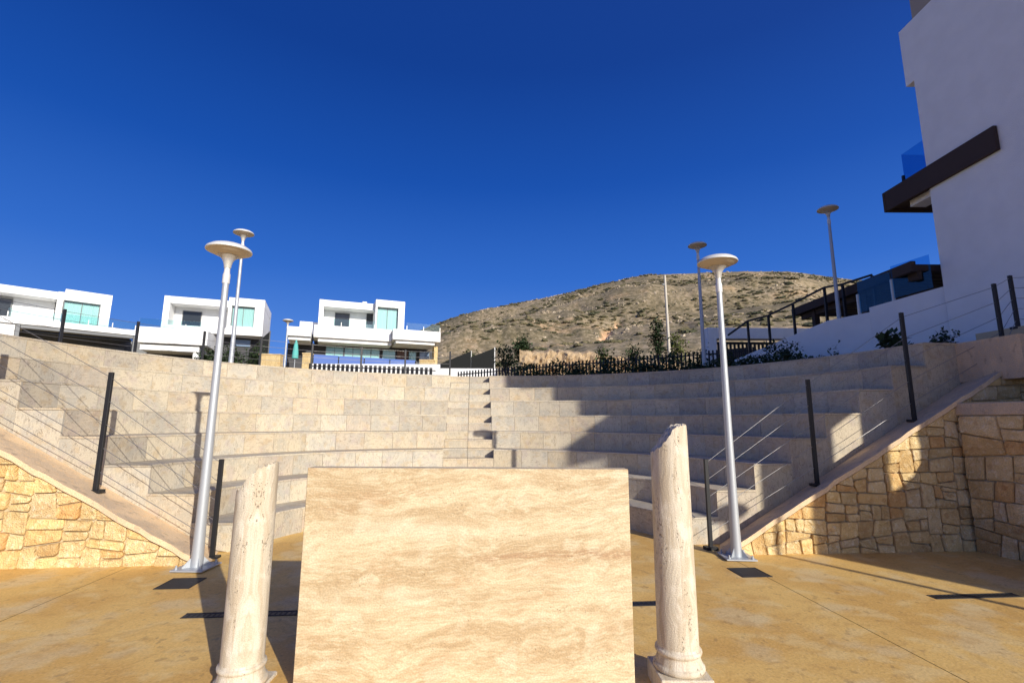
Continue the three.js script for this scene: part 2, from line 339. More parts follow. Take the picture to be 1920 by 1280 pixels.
// ------------------------------------------------------------------ setting: ground, terrace, hill
{
  const g = new THREE.CircleGeometry(1500, 64); g.rotateX(-Math.PI / 2); g.translate(0, -0.3, 0);
  const o = mesh('ground', g, mat.soil, null, 'structure'); o.material = M({ color: C(0.30, 0.22, 0.13), roughness: 1 });
}
{ // plaza floor: ochre concrete cast in bays
  const fl = new THREE.Group(); fl.name = 'plaza_floor'; fl.position.set(...O); fl.rotation.y = TURN; fl.userData.kind = 'structure'; scene.add(fl);
  const b = new GB(); b.quad([-30, -0.02, 40], [30, -0.02, 40], [30, -0.02, -4], [-30, -0.02, -4], [0, 0], [1, 0], [1, 1], [0, 1]);
  mesh('joint_bed', b.build(), M({ color: C(0.17, 0.115, 0.05), roughness: 1 }), fl);
  const xs = [-26.45, -22.71, -18.97, -15.23, -11.51, -7.77, -4.03, -0.29, 3.45, 7.19, 10.93, 14.67, 18.41], zs = [-3.6, 1.685, 5.4, 9.2, 13, 16.8];
  for (let i = 0; i < xs.length - 1; i++) for (let j = 0; j < zs.length - 1; j++) {
    const e = 0.004, x0 = xs[i] + e, x1 = xs[i + 1] - e, z0 = zs[j] + (j === 1 ? 0.0 : e), z1 = zs[j + 1] - (j === 0 ? 0.0 : e);
    const q = new GB(), uv = (x, z) => [x + 2.1, z + 0.7];
    q.quad([x0, 0, z1], [x1, 0, z1], [x1, 0, z0], [x0, 0, z0], uv(x0, z1), uv(x1, z1), uv(x1, z0), uv(x0, z0));
    mesh('floor_bay', q.build(), mat.floor, fl);
  }
}
const RIDGE = [[-70, 0.02], [-35.8, 0.06], [-21.7, 0.115], [-12.5, 0.172], [-8.9, 0.201], [-5.8, 0.220], [0, 0.245], [6.4, 0.267], [10.8, 0.284], [14.3, 0.295], [15.8, 0.298], [22.2, 0.293], [26.5, 0.286], [30.5, 0.275], [34.2, 0.254], [36.7, 0.239], [39.8, 0.213], [43.3, 0.173], [46.9, 0.132], [75, 0.03]];
const ridge = (az) => { let k = 0; while (k < RIDGE.length - 2 && az > RIDGE[k + 1][0]) k++; return lerp(RIDGE[k][1], RIDGE[k + 1][1], clamp((az - RIDGE[k][0]) / (RIDGE[k + 1][0] - RIDGE[k][0]))); };
const gully = (az, d) => Math.exp(-Math.pow((az - (10 + (d - 90) * 0.07 + 0.25 * n2(d * 0.09, 3))) / (0.5 + 0.14 * n2(d * 0.13, 9)), 2)) * sst(84, 92, d) * (1 - sst(124, 134, d));
function landH(x, z) {
  const d = Math.hypot(x, z), az = Math.atan2(x, -z) * 180 / Math.PI;
  let h = 3.0 + clamp(d - 18, 0, 30) * 0.085;
  const hr = 1.74 + ridge(az) * 260, t = (d - 46) / 214;
  if (t > 0) {
    const tt = Math.min(t, 1);
    h = lerp(h, hr, Math.pow(tt, 1.08));
    const amp = 4 * tt * (1 - tt) * sst(-16, -6, az);
    h += amp * (fbm(x * 0.011, z * 0.011, 3) * 7 - (1 - Math.abs(fbm(az * 0.16 + d * 0.004, d * 0.006, 3)) * 3.2) * 0.3 + fbm(x * 0.05, z * 0.05, 3) * 0.35) + fbm(x * 0.2, z * 0.2, 2) * 0.3 * sst(0, 0.2, t);
    h -= gully(az, d) * 1.3;
    if (t > 1) h -= (d - 260) * 0.28;
  }
  const bx = sst(0, 1.5, x) * (1 - sst(11, 15, x));
  if (z < -38.2) h = Math.max(h, lerp(h, 6.6 + 0.7 * (1 - sst(4, 12, x)) + fbm(x * 0.7, z * 0.7, 2) * 0.25, bx * sst(38.2, 38.9, -z)));
  return h;
}
{
  const nr = 150, na = 420, pos = [], uv = [], col = [], idx = [], v = new THREE.Vector3();
  for (let j = 0; j <= nr; j++) {
    const r = 9.9 * Math.pow(420 / 9.9, j / nr);
    for (let i = 0; i <= na; i++) {
      const f = i / na, a = (f < 0.2 ? lerp(-100, -20, f / 0.2) : f < 0.85 ? lerp(-20, 58, (f - 0.2) / 0.65) : lerp(58, 100, (f - 0.85) / 0.15)) * Math.PI / 180;
      v.copy(loc(r * Math.sin(a), 0, -r * Math.cos(a)));
      const d = Math.hypot(v.x, v.z), az = Math.atan2(v.x, -v.z) * 180 / Math.PI;
      pos.push(v.x, landH(v.x, v.z), v.z); uv.push(v.x, v.z * 0.9 + d * 0.3);
      // drier and greener patches of growth, bare earth in the gully
      const p = fbm(v.x * 0.02 + 8, v.z * 0.02, 4), q = fbm(v.x * 0.09, v.z * 0.09 + 30, 3), gl = gully(az, d);
      let c = mix3([1.02, 0.97, 0.88], [0.66, 0.64, 0.55], sst(-0.12, 0.4, p));
      c = mix3(c, [0.55, 0.55, 0.42], sst(0.1, 0.5, q) * 0.5);
      c = mix3(c, [2.5, 1.85, 1.7], sst(0.3, 0.55, gl + q * 0.2));
      c = mix3(c, [1.5, 1.25, 1.05], sst(0.36, 0.5, fbm(v.x * 0.035 + 60, v.z * 0.035, 4)) * 0.7);
      col.push(...c);
      if (i < na && j < nr) { const k = j * (na + 1) + i; idx.push(k, k + 1, k + na + 1, k + 1, k + na + 2, k + na + 1); }
    }
  }
  const g = new THREE.BufferGeometry();
  g.setAttribute('position', new THREE.Float32BufferAttribute(pos, 3)); g.setAttribute('uv', new THREE.Float32BufferAttribute(uv, 2)); g.setAttribute('color', new THREE.Float32BufferAttribute(col, 3));
  g.setIndex(idx); g.computeVertexNormals();
  mesh('hillside', g, mat.hill, null, 'structure');
}
{ // paved walk round the top of the rows
  const g = sector(RK(8) + 0.55, 10.2, 2.4, 3.03, (r) => -Math.PI / 2 - 0.12, (r) => Math.PI / 2 + 0.05, 60);
  const o = mesh('terrace_walk', g, mat.paving, null, 'structure'); o.position.set(...O); o.rotation.y = TURN;
}
{ // bank of bare ochre rock cut into the foot of the hill
  const b = new GB(), nx = 64, ny = 12;
  const P = (i, j) => {
    const t = i / nx, s = j / ny, x = lerp(0.6, 13.2, t);
    const top = 6.7 + 0.75 * (1 - sst(4, 12, x)) + fbm(x * 0.9, 3, 3) * 0.35, y = lerp(4.2, top, s);
    return [x, y, -37.2 - s * 0.9 + (fbm(x * 1.1, y * 1.5, 4) * 0.9 + fbm(x * 4, y * 3, 2) * 0.25) * (1 - s * s * s) - (s === 1 ? 0.9 : 0)];
  };
  for (let i = 0; i < nx; i++) for (let j = 0; j < ny; j++) { const q = [P(i, j), P(i + 1, j), P(i + 1, j + 1), P(i, j + 1)]; b.quad(...q, ...q.map((p) => [p[0], p[1]])); }
  mesh('rock_bank', b.build(), M({ map: rockTex.map, bumpMap: rockTex.bump, bumpScale: 0.05, roughness: 1, color: C(0.80, 0.78, 0.92) }), null, 'structure');
}

// ------------------------------------------------------------------ the theatre: tiers of stone seats
const SW = 0.55;                              // half width of the central stair
const theatre = thing('amphitheatre', 'semicircular open-air theatre with eight tiers of beige stone seats', 'amphitheatre', O, TURN);
function splitRun(a0, a1, r, w) {             // cut an arc into slab lengths
  const L = (a1 - a0) * r, n = Math.max(1, Math.round(L / w)), ws = []; let s = 0;
  for (let i = 0; i < n; i++) { const q = rr(0.82, 1.18); ws.push(q); s += q; }
  const out = []; let a = a0; for (const q of ws) { const b = a + (a1 - a0) * q / s; out.push([a, b]); a = b; } return out;
}
const turnUV = (g) => { if (R() < 0.45) { const u = g.attributes.uv; for (let i = 0; i < u.count; i++) u.setXY(i, u.getY(i), u.getX(i)); } return g; };
const pickT = () => travM[Math.floor(R() * travM.length)];
for (let k = 1; k <= NT; k++) {
  const tier = grp('seating_tier', theatre), r = RK(k), y1 = k * H, y0 = (k - 1) * H, as = Math.asin(SW / r), last = k === NT, ro = last ? r + 0.62 : r + T;
  // concrete body behind the facing
  const core = [];
  for (const s of [-1, 1]) core.push(sector(r + 0.03, ro + 0.03, -0.25, y1 - 0.031, s < 0 ? (q) => -phiEnd(q, CUT + 0.006) : as, s < 0 ? -as : (q) => phiEnd(q, CUT + 0.006), 28));
  core.push(sector(r + 0.03, r + 0.33, -0.25, y0 + H / 2 - 0.031, -as, as, 4), sector(r + 0.33, ro + 0.03, -0.25, y1 - 0.031, -as, as, 4));
  mesh('core', mergeGeometries(core), mat.grout, tier);
  const gap = 0.0025;
  for (const s of [-1, 1]) {
    const a0 = s < 0 ? -phiEnd(r, CUT - 0.03) : as, a1 = s < 0 ? -as : phiEnd(r, CUT - 0.03);
    for (const [p, q] of splitRun(a0, a1, r, 0.62)) {
      const o = rr(-0.0025, 0.0025), e = gap / r;
      mesh('riser_slab', turnUV(sector(r + o, r + 0.03, y0 + (k > 1 ? 0.002 : -0.01), y1 - 0.032, p + e, q - e, 3, rr(0, 12), rr(0, 12))), pickT(), tier);
    }
    const rt = r - 0.006, b0 = s < 0 ? (w) => -phiEnd(w, CUT - 0.045) : as, b1 = s < 0 ? -as : (w) => phiEnd(w, CUT - 0.045);
    const f = (v, w) => typeof v === 'function' ? v(w) : v;
    const n = Math.max(3, Math.round((f(b1, r) - f(b0, r)) * r / 0.85));
    for (let i = 0; i < n; i++) {
      const t0 = i / n, t1 = (i + 1) / n, e = gap / r;
      mesh('tread_slab', sector(rt, ro - 0.001, y1 - 0.03, y1 + rr(-0.001, 0.001), (w) => lerp(f(b0, w), f(b1, w), t0) + e, (w) => lerp(f(b0, w), f(b1, w), t1) - e, 3, rr(0, 2.0), rr(-8, -5), 0.004), pickT(), tier);
    }
  }
  // two half-height steps where the central stair runs through the tier
  for (const [c0, c1] of [[-SW, -0.02], [-0.02, SW]]) {
    const A = Math.asin(c0 / r) + 0.0008, B = Math.asin(c1 / r) - 0.0008;
    mesh('step_riser', sector(r, r + 0.03, y0 + 0.002, y0 + H / 2 - 0.032, A, B, 2, rr(0, 2), rr(0, 2)), pickT(), tier);
    mesh('step_tread', sector(r - 0.005, r + 0.302, y0 + H / 2 - 0.03, y0 + H / 2, A, B, 2, rr(0, 2), rr(-6, -3), 0.004), pickT(), tier);
    mesh('step_riser', sector(r + 0.3, r + 0.33, y0 + H / 2 + 0.001, y1 - 0.032, A, B, 2, rr(0, 2), rr(0, 2)), pickT(), tier);
    mesh('step_tread', sector(r + 0.295, ro - 0.001, y1 - 0.03, y1, A, B, 2, rr(0, 2), rr(-6, -3), 0.004), pickT(), tier);
  }
  // stone facing of the tier's two ends
  for (const s of [-1, 1]) {
    const x0 = Math.sqrt(r * r - CUT * CUT) - 0.006, x1 = Math.sqrt(ro * ro - CUT * CUT) + (last ? 1.1 : 0), bt = (x) => Math.max(-0.02, copIn[s](x) - 0.12);
    const xe = last ? x0 + 0.78 : x1;
    for (const [p, q] of last ? [[x0, xe], [xe, x1]] : [[x0, xe]]) {
      let pts = [[p + 0.003, bt(p)], [q - 0.003, bt(q)], [q - 0.003, y1 - 0.032], [p + 0.003, y1 - 0.032]];
      if (s < 0) pts = pts.map(([x, y]) => [-x, y]).reverse();
      mesh('end_slab', plate(pts, -CUT, -CUT + 0.03 + rr(-0.0015, 0.0015), rr(8, 10), rr(0, 2)), pickT(), tier);
      if (last && p > x0) { // block that carries the terrace edge on past the last row
        const bx = s > 0 ? [p - 0.4, q] : [-q, -p + 0.4];
        mesh('edge_block', boxG(bx[0], bx[1], 0, y1 - 0.031, -1.4, -CUT - 0.002), mat.grout, tier);
        mesh('edge_cap', boxG(bx[0] + (s > 0 ? 0.2 : 0), bx[1] - (s > 0 ? 0 : 0.2), y1 - 0.03, y1, -1.4, -CUT + 0.045, 0.004, 3, 3), pickT(), tier);
      }
    }
  }
}

// ------------------------------------------------------------------ rubble walls with sloping concrete coping
function splitPoly(poly, n, d, out) {       // cut a convex outline by the line n.p = d
  const A = [], B = [];
  for (let i = 0; i < poly.length; i++) {
    const p = poly[i], q = poly[(i + 1) % poly.length], a = p[0] * n[0] + p[1] * n[1] - d, b = q[0] * n[0] + q[1] * n[1] - d;
    (a <= 0 ? A : B).push(p);
    if ((a < 0 && b > 0) || (a > 0 && b < 0)) { const t = a / (a - b), m = [lerp(p[0], q[0], t), lerp(p[1], q[1], t)]; A.push(m); B.push(m); }
  }
  return [A, B];
}
const area = (P) => { let s = 0; for (let i = 0; i < P.length; i++) { const p = P[i], q = P[(i + 1) % P.length]; s += p[0] * q[1] - q[0] * p[1]; } return s / 2; };
function rubble(poly, size) {               // break an outline into irregular squared stones
  const todo = [poly], out = [];
  while (todo.length) {
    const P = todo.pop(); if (P.length < 3) continue;
    const xs = P.map((p) => p[0]), ys = P.map((p) => p[1]), w = Math.max(...xs) - Math.min(...xs), h = Math.max(...ys) - Math.min(...ys), a = Math.abs(area(P));
    if (a < 0.0012) continue;
    const lim = size * size * rr(0.65, 1.75);
    if (a < lim && w < size * 2 && h < size * 1.5) { out.push(P); continue; }
    const horiz = h * 1.3 > w ? true : false, th = rr(-0.2, 0.2) * (Math.max(w, h) > size * 4 ? 0.35 : 1), n = horiz ? [-Math.sin(th), Math.cos(th)] : [Math.cos(th), Math.sin(th)];
    const t = rr(0.36, 0.64), c = [Math.min(...xs) + w * t, Math.min(...ys) + h * t];
    todo.push(...splitPoly(P, n, c[0] * n[0] + c[1] * n[1]));
  }
  return out;
}
function inset(P, d) {                      // shrink a convex outline
  let Q = P; const n = P.length, s = Math.sign(area(P));
  for (let i = 0; i < n; i++) {
    const p = P[i], q = P[(i + 1) % n], dx = q[0] - p[0], dy = q[1] - p[1], L = Math.hypot(dx, dy); if (L < 1e-6) continue;
    const nn = [dy / L * s, -dx / L * s];   // outward
    Q = splitPoly(Q, nn, nn[0] * p[0] + nn[1] * p[1] - d)[0]; if (Q.length < 3) return null;
  }
  return Q;
}
function cutCorners(P) {
  const out = [], n = P.length;
  for (let i = 0; i < n; i++) {
    const p = P[i], a = P[(i + n - 1) % n], b = P[(i + 1) % n];
    const la = Math.hypot(a[0] - p[0], a[1] - p[1]), lb = Math.hypot(b[0] - p[0], b[1] - p[1]), c = rr(0.006, 0.032);
    if (la < 0.03 || lb < 0.03) { out.push(p); continue; }
    const ta = Math.min(0.4, c / la), tb = Math.min(0.4, rr(0.006, 0.032) / lb);
    out.push([lerp(p[0], a[0], ta), lerp(p[1], a[1], ta)], [lerp(p[0], b[0], tb), lerp(p[1], b[1], tb)]);
  }
  return out;
}
function stoneG(P0) {                       // one stone: bulging rough face, z towards the viewer
  let P = inset(P0, rr(0.0035, 0.009)); if (!P) return null;
  P = cutCorners(P); if (area(P) < 0) P.reverse();
  const n = P.length, c = P.reduce((s, p) => [s[0] + p[0] / n, s[1] + p[1] / n], [0, 0]);
  const proud = rr(0.008, 0.03), tx = rr(-0.08, 0.08), ty = rr(-0.08, 0.08), ou = rr(0, 20), ov = rr(0, 20), b = new GB();
  const z = (p, e) => (p[0] - c[0]) * tx + (p[1] - c[1]) * ty + e + n2(p[0] * 14 + ou, p[1] * 14) * 0.008;
  const ring = (k, e) => P.map((p) => { const q = [lerp(c[0], p[0], k), lerp(c[1], p[1], k)]; return [...q, z(q, e)]; });
  const back = P.map((p) => [...p, -0.06]), r0 = ring(1, proud * 0.35), r1 = ring(0.93, proud), r2 = ring(0.5, proud + rr(-0.006, 0.008)), ctr = [...c, z(c, proud + rr(-0.006, 0.008))];
  const uv = (p) => [p[0] + ou, p[1] + ov + p[2]];
  for (let i = 0; i < n; i++) {
    const j = (i + 1) % n;
    for (const [A, B] of [[back, r0], [r0, r1], [r1, r2]]) b.quad(A[i], A[j], B[j], B[i], uv(A[i]), uv(A[j]), uv(B[j]), uv(B[i]));
    b.tri(r2[i], r2[j], ctr, uv(r2[i]), uv(r2[j]), uv(ctr));
  }
  return b.build(0.35);
}
function laySt(parent, poly, size) { for (const P of rubble(poly, size)) { const g = stoneG(P); if (g) mesh('stone', g, rockM[Math.min(7, Math.floor(Math.pow(R(), 1.25) * 8))], parent); } }
function copingG(s, xa, xb) {
  const b = new GB(), n = 40, zi = -CUT + 0.032, zo = 0.085;
  const P = (x, t, dy) => [s * x, lerp(copIn[s](x), copOut[s](x), t) + dy + n2(x * 2.2, t * 3 + s) * 0.012 * (0.3 + t), lerp(zi, zo + n2(x * 3.3, 8) * 0.018, t)];
  for (let i = 0; i < n; i++) {
    const x0 = lerp(xa, xb, i / n), x1 = lerp(xa, xb, (i + 1) / n), u0 = x0 * 1.14, u1 = x1 * 1.14;
    for (let j = 0; j < 4; j++) { const t = j / 4, q = (j + 1) / 4; let a = [P(x0, q, 0), P(x1, q, 0), P(x1, t, 0), P(x0, t, 0)], uv = [[u0, q * 0.65], [u1, q * 0.65], [u1, t * 0.65], [u0, t * 0.65]]; if (s < 0) { a.reverse(); uv.reverse(); } b.quad(...a, ...uv); }
    let a = [P(x0, 1, -0.07), P(x1, 1, -0.07), P(x1, 1, 0), P(x0, 1, 0)], uv = [[u0, 0.74], [u1, 0.74], [u1, 0.66], [u0, 0.66]]; if (s < 0) { a.reverse(); uv.reverse(); } b.quad(...a, ...uv);
    a = [P(x0, 0, -0.14), P(x1, 0, -0.14), P(x1, 1, -0.075), P(x0, 1, -0.075)]; uv = [[u0, 0], [u1, 0], [u1, 0.6], [u0, 0.6]]; if (s < 0) { a.reverse(); uv.reverse(); } b.quad(...a, ...uv);
  }
  return b.build(0.6);
}
{
  const w = thing('rubble_wall', 'sunlit golden rubble stone wall sloping down beside the left seats', 'stone wall', O, TURN);
  const X = 8.4, top = (x) => copOut[-1](x) - 0.055;
  const P = [[-X, -0.02], [-3.24, -0.02], [-3.24, Math.max(0.0, top(3.24))], [-X, top(X)]];
  mesh('backing', plate(P.map(([x, y]) => [x, y > 0.1 ? y - 0.03 : y]), -0.10, 0.012), mat.mortar, w);
  laySt(w, P, 0.235);
  for (const m of w.children) if (m.name === 'stone') m.position.z = 0.035;
  mesh('coping', copingG(-1, 3.16, X), mat.coping, w);
  mesh('end_wall', boxG(-16, -X - 0.01, -0.02, 2.95, -0.6, 0.03, 0.01), mat.conc, w);
  mesh('end_cap', boxG(-16, -X - 0.01, 2.952, 3.06, -0.62, 0.06, 0.01), mat.coping, w);
}
{
  const w = thing('rubble_wall', 'golden rubble stone wall sloping up to the right, mostly in shade', 'stone wall', O, TURN);
  const X = 8.62, top = (x) => copOut[1](x) - 0.055, P = [[3.45, -0.02], [X, -0.02], [X, top(X)], [3.45, top(3.45)]];
  mesh('backing', plate(P.map(([x, y]) => [x, y > 0.1 ? y - 0.03 : y]), -0.10, 0.012), mat.mortar, w);
  laySt(w, P, 0.235);
  const Q = [[8.64, 1.6], [10.2, 1.6], [10.2, 3.27], [8.66, 3.27]];
  mesh('backing', plate(Q, -0.9, 0.012), mat.mortar, w);
  laySt(w, Q, 0.3);
  for (const m of w.children) if (m.name === 'stone') m.position.z = 0.035;
  mesh('coping', copingG(1, 3.35, X), mat.coping, w);
}
{ // the wall turns the corner and comes forward on the right
  const A = [6.50, -7.13], B = [7.40, -4.27], L = Math.hypot(B[0] - A[0], B[1] - A[1]);
  const w = thing('rubble_wall', 'shaded rubble stone wall with grey cap coming forward at the right edge', 'stone wall', [A[0], 0, A[1]], Math.atan2(-(B[1] - A[1]), B[0] - A[0]));
  // local x runs from the corner forward, the face looks left across the plaza
  const P = [[-0.02, -0.02], [L, -0.02], [L, 1.86], [-0.02, 1.86]];
  mesh('backing', plate(P, -0.35, 0.0), mat.mortar, w);
  laySt(w, P, 0.30);
  for (const m of w.children) if (m.name === 'stone') m.position.z = 0.02;
  mesh('cap', boxG(-0.05, L, 1.865, 2.04, -0.40, 0.03, 0.01), mat.conc, w);
}
{ // raised ground behind that wall
  const b = new THREE.Shape([[6.75, 7.1], [7.6, 4.3], [60, 4.3], [60, 40], [9, 40], [9.6, 9]].map((p) => new THREE.Vector2(...p)));
  const g = new THREE.ShapeGeometry(b); g.rotateX(-Math.PI / 2); g.translate(0, 1.9, 0);
  mesh('upper_ground', g, mat.soil, null, 'structure');
}

// ------------------------------------------------------------------ carved stones in front
{
  const s = thing('stone_slab', 'large upright slab of veined honey travertine between two columns', 'stone slab', [-0.30, 0, -3.5]);
  mesh('slab_body', boxG(-1.12, 1.115, 0, 1.418, -0.12, 0, 0.004, 1.12, 0.05), mat.slab, s);
}
function column(label, x, z, y0, topFn, name = 'broken_column') {
  const c = thing(name, label, 'column', [x, 0, z], 0, 'broken stone columns flanking the slab');
  mesh('plinth', boxG(-0.168, 0.168, y0 - 0.12 < 0 ? -0.02 : 0, y0, -0.168, 0.168, 0.005, rr(0, 3), 0.4), mat.column, c);
  const prof = [[0.150, 0], [0.160, 0.006], [0.167, 0.018], [0.165, 0.032], [0.156, 0.041], [0.150, 0.043], [0.149, 0.05], [0.143, 0.068], [0.139, 0.085], [0.1375, 0.098], [0.142, 0.101], [0.149, 0.108], [0.152, 0.118], [0.150, 0.128], [0.143, 0.134], [0.137, 0.137], [0.1345, 0.15]];
  const lg = new THREE.LatheGeometry(prof.map((p) => new THREE.Vector2(p[0], p[1] + y0)), 56); const u = lg.attributes.uv; for (let i = 0; i < u.count; i++) u.setXY(i, u.getX(i) * 0.88, 0.2 + u.getY(i) * 0.2);
  mesh('moulded_base', lg, mat.column, c);
  const n = 72, m = 40, ys = y0 + 0.149, b = new GB(), rad = (t) => lerp(0.1345, 0.127, t);
  const P = (i, j) => {
    const a = i / n * 2 * Math.PI, cx = Math.sin(a), cz = Math.cos(a), yt = topFn(cx, cz) + n2(cx * 4 + x, cz * 4) * 0.013 + n2(cx * 13, cz * 13 + x) * 0.005, t = j / m, y = lerp(ys, yt, t), r = rad((y - ys) / 1.5) * (1 - 0.012 * sst(0.985, 1, t));
    return [cx * r, y, cz * r];
  };
  const uo = rr(0, 4), uv = (i, p) => [i / n * 0.84 + uo, p[1]];
  for (let i = 0; i < n; i++) for (let j = 0; j < m; j++) { const q = [P(i, j), P(i + 1, j), P(i + 1, j + 1), P(i, j + 1)]; b.quad(...q, uv(i, q[0]), uv(i + 1, q[1]), uv(i + 1, q[2]), uv(i, q[3])); }
  const nr = 6, Tp = (i, k) => { const p = P(i, m), f = k / nr, X = p[0] * f, Z = p[2] * f, rx = X / 0.127, rz = Z / 0.127; return [X, f === 1 ? p[1] : topFn(rx, rz) + n2(rx * 4 + x, rz * 4) * 0.013 + n2(rx * 9, rz * 9) * 0.008, Z]; };
  for (let i = 0; i < n; i++) for (let k = 0; k < nr; k++) { const q = [Tp(i, k + 1), Tp(i + 1, k + 1), Tp(i + 1, k), Tp(i, k)]; b.quad(...q, ...q.map((p) => [p[0] + 0.4, p[2] + 0.4])); }
  mesh('shaft', mergeVertices(b.build(), 1e-5).index ? b.build(0.7) : b.build(0.7), mat.column, c);
  return c;
}
column('shorter broken stone column left of the slab, cut on a slant', -1.79, -3.56, 0.022, (x, z) => 1.235 + 0.205 * sst(-1.1, 1.05, x + 0.12 * z) + 0.02 * Math.max(0, x - 0.55));
column('taller pitted stone column right of the slab with ragged slanting top', 1.125, -3.56, 0.13, (x, z) => 1.535 + 0.185 * sst(-1.05, 0.5, x + 0.1 * z));

// ------------------------------------------------------------------ street lamps
function lampParts(root, h, tall, withBase = true) {
  const top = h - 0.50;
  if (withBase) {
    mesh('base_plate', boxG(-0.19, 0.19, 0.012, 0.03, -0.19, 0.19, 0.003), mat.galv, root);
    for (const sx of [-1, 1]) for (const sz of [-1, 1]) {
      const bt = mesh('bolt', mergeGeometries([cyl(0.019, 0.019, 0, 0.018, 6), cyl(0.011, 0.011, 0.018, 0.042, 8)]), mat.galv, root); bt.position.set(sx * 0.145, 0.03, sz * 0.145);
    }
    for (let i = 0; i < 4; i++) { const g = plate([[0.05, 0.03], [0.15, 0.03], [0.15, 0.04], [0.068, 0.13], [0.05, 0.13]], -0.004, 0.004); g.rotateY(i * Math.PI / 2 + Math.PI / 4); mesh('gusset', g, mat.galv, root); }
  }
  mesh('pole', new THREE.LatheGeometry([[0.068, 0.02], [0.068, 0.10], [0.060, 0.5], [0.049, 1.6], [0.037, top - 0.03]].map((p) => new THREE.Vector2(...p)), 24), mat.galv, root);
  mesh('collar', new THREE.LatheGeometry([[0.037, top - 0.05], [0.045, top - 0.045], [0.045, top + 0.07], [0.04, top + 0.08], [0.036, top + 0.10], [0.028, top + 0.26], [0.0, top + 0.27]].map((p) => new THREE.Vector2(...p)), 24), mat.lampWhite, root);
  const hd = grp('lamp_head', root), y = h - 0.12;
  mesh('cone', new THREE.LatheGeometry([[0.042, y - 0.22], [0.046, y - 0.18], [0.058, y - 0.13], [0.085, y - 0.088], [0.13, y - 0.056]].map((p) => new THREE.Vector2(...p)), 32), mat.lampCone, hd);
  mesh('underside', new THREE.LatheGeometry([[0.02, y - 0.06], [0.10, y - 0.06], [0.17, y - 0.042], [0.225, y - 0.016], [0.262, y + 0.008]].map((p) => new THREE.Vector2(...p)), 40), mat.lampUnder, hd);
  mesh('dome', new THREE.LatheGeometry([[0.258, y + 0.004], [0.272, y + 0.004], [0.276, y + 0.016], [0.262, y + 0.042], [0.215, y + 0.075], [0.15, y + 0.098], [0.07, y + 0.113], [0, y + 0.116]].map((p) => new THREE.Vector2(...p)), 40), mat.lampWhite, hd);
}
function lamp(x, y, z, h, label, base = true) { const l = thing('street_lamp', label, 'street lamp', [x, y, z], rr(-0.1, 0.1), 'mushroom-headed lamps'); lampParts(l, h, 1, base); return l; }
lamp(-3.74, 0, -6.16, 4.05, 'tall grey mushroom lamp standing on the plaza at the left');
lamp(2.95, 0, -6.74, 4.12, 'tall pale mushroom lamp standing on the plaza at the right');
lamp(-7.74, 3.03, -13.35, 4.12, 'mushroom lamp on the terrace just behind the left plaza lamp', false);
lamp(-12.0, landH(-12, -25.6), -25.6, 7.12 - landH(-12, -25.6), 'small distant mushroom lamp between the two right villas', false);
lamp(5.62, 3.03, -14.15, 4.12, 'shaded mushroom lamp on the terrace left of the right plaza lamp', false);
lamp(9.12, 3.78, -13.3, 4.17, 'highest mushroom lamp, shaded, by the white stair wall', false);
lamp(8.3, 0, -0.16, 4.1, 'mushroom lamp out of view whose thin shadow crosses the plaza');

// ------------------------------------------------------------------ drains and inspection covers
function cover(x, z, label) {
  const c = thing('inspection_cover', label, 'drain cover', [x, 0, z], TURN, 'square iron covers at the lamp feet');
  for (const [a, b, p, q] of [[-0.18, 0.18, 0.165, 0.18], [-0.18, 0.18, -0.18, -0.165], [-0.18, -0.165, -0.165, 0.165], [0.165, 0.18, -0.165, 0.165]]) mesh('frame', boxG(a, b, -0.01, 0.006, p, q, 0.002), mat.iron, c);
  mesh('lid', boxG(-0.162, 0.162, -0.01, 0.0045, -0.162, 0.162, 0.002), mat.iron, c);
  for (const s of [-1, 1]) { const k = mesh('lifting_hole', cyl(0.012, 0.012, 0.0045, 0.0062, 10), mat.black, c); k.position.x = s * 0.11; }
}
{ const p = loc(-3.06, 0, 0.75); cover(p.x, p.z, 'square dark iron cover at the foot of the left plaza lamp'); }
{ const p = loc(3.34, 0, 0.79); cover(p.x, p.z, 'square dark iron cover at the foot of the right plaza lamp'); }
function channel(x0, x1, zc, label) {
  const c = thing('channel_drain', label, 'drain', O, TURN, 'slot drains across the plaza');
  for (const s of [-1, 1]) mesh('rail', boxG(x0, x1, -0.012, 0.006, zc + s * 0.05 - 0.008, zc + s * 0.05 + 0.008, 0.002), mat.iron, c);
  mesh('channel', boxG(x0, x1, -0.016, 0.0025, zc - 0.041, zc + 0.041), mat.black, c);
  const n = Math.round((x1 - x0) / 0.045), gs = [];
  for (let i = 1; i < n; i++) { const x = lerp(x0, x1, i / n); gs.push(boxG(x - 0.007, x + 0.007, 0.0026, 0.005, zc - 0.041, zc + 0.041)); }
  mesh('grate_bars', mergeGeometries(gs), mat.iron, c, 'stuff');
}
channel(-2.52, 2.05, 1.685, 'long slot drain in the floor passing behind the slab');
channel(4.74, 5.70, 1.715, 'short slot drain half in shade at the right');

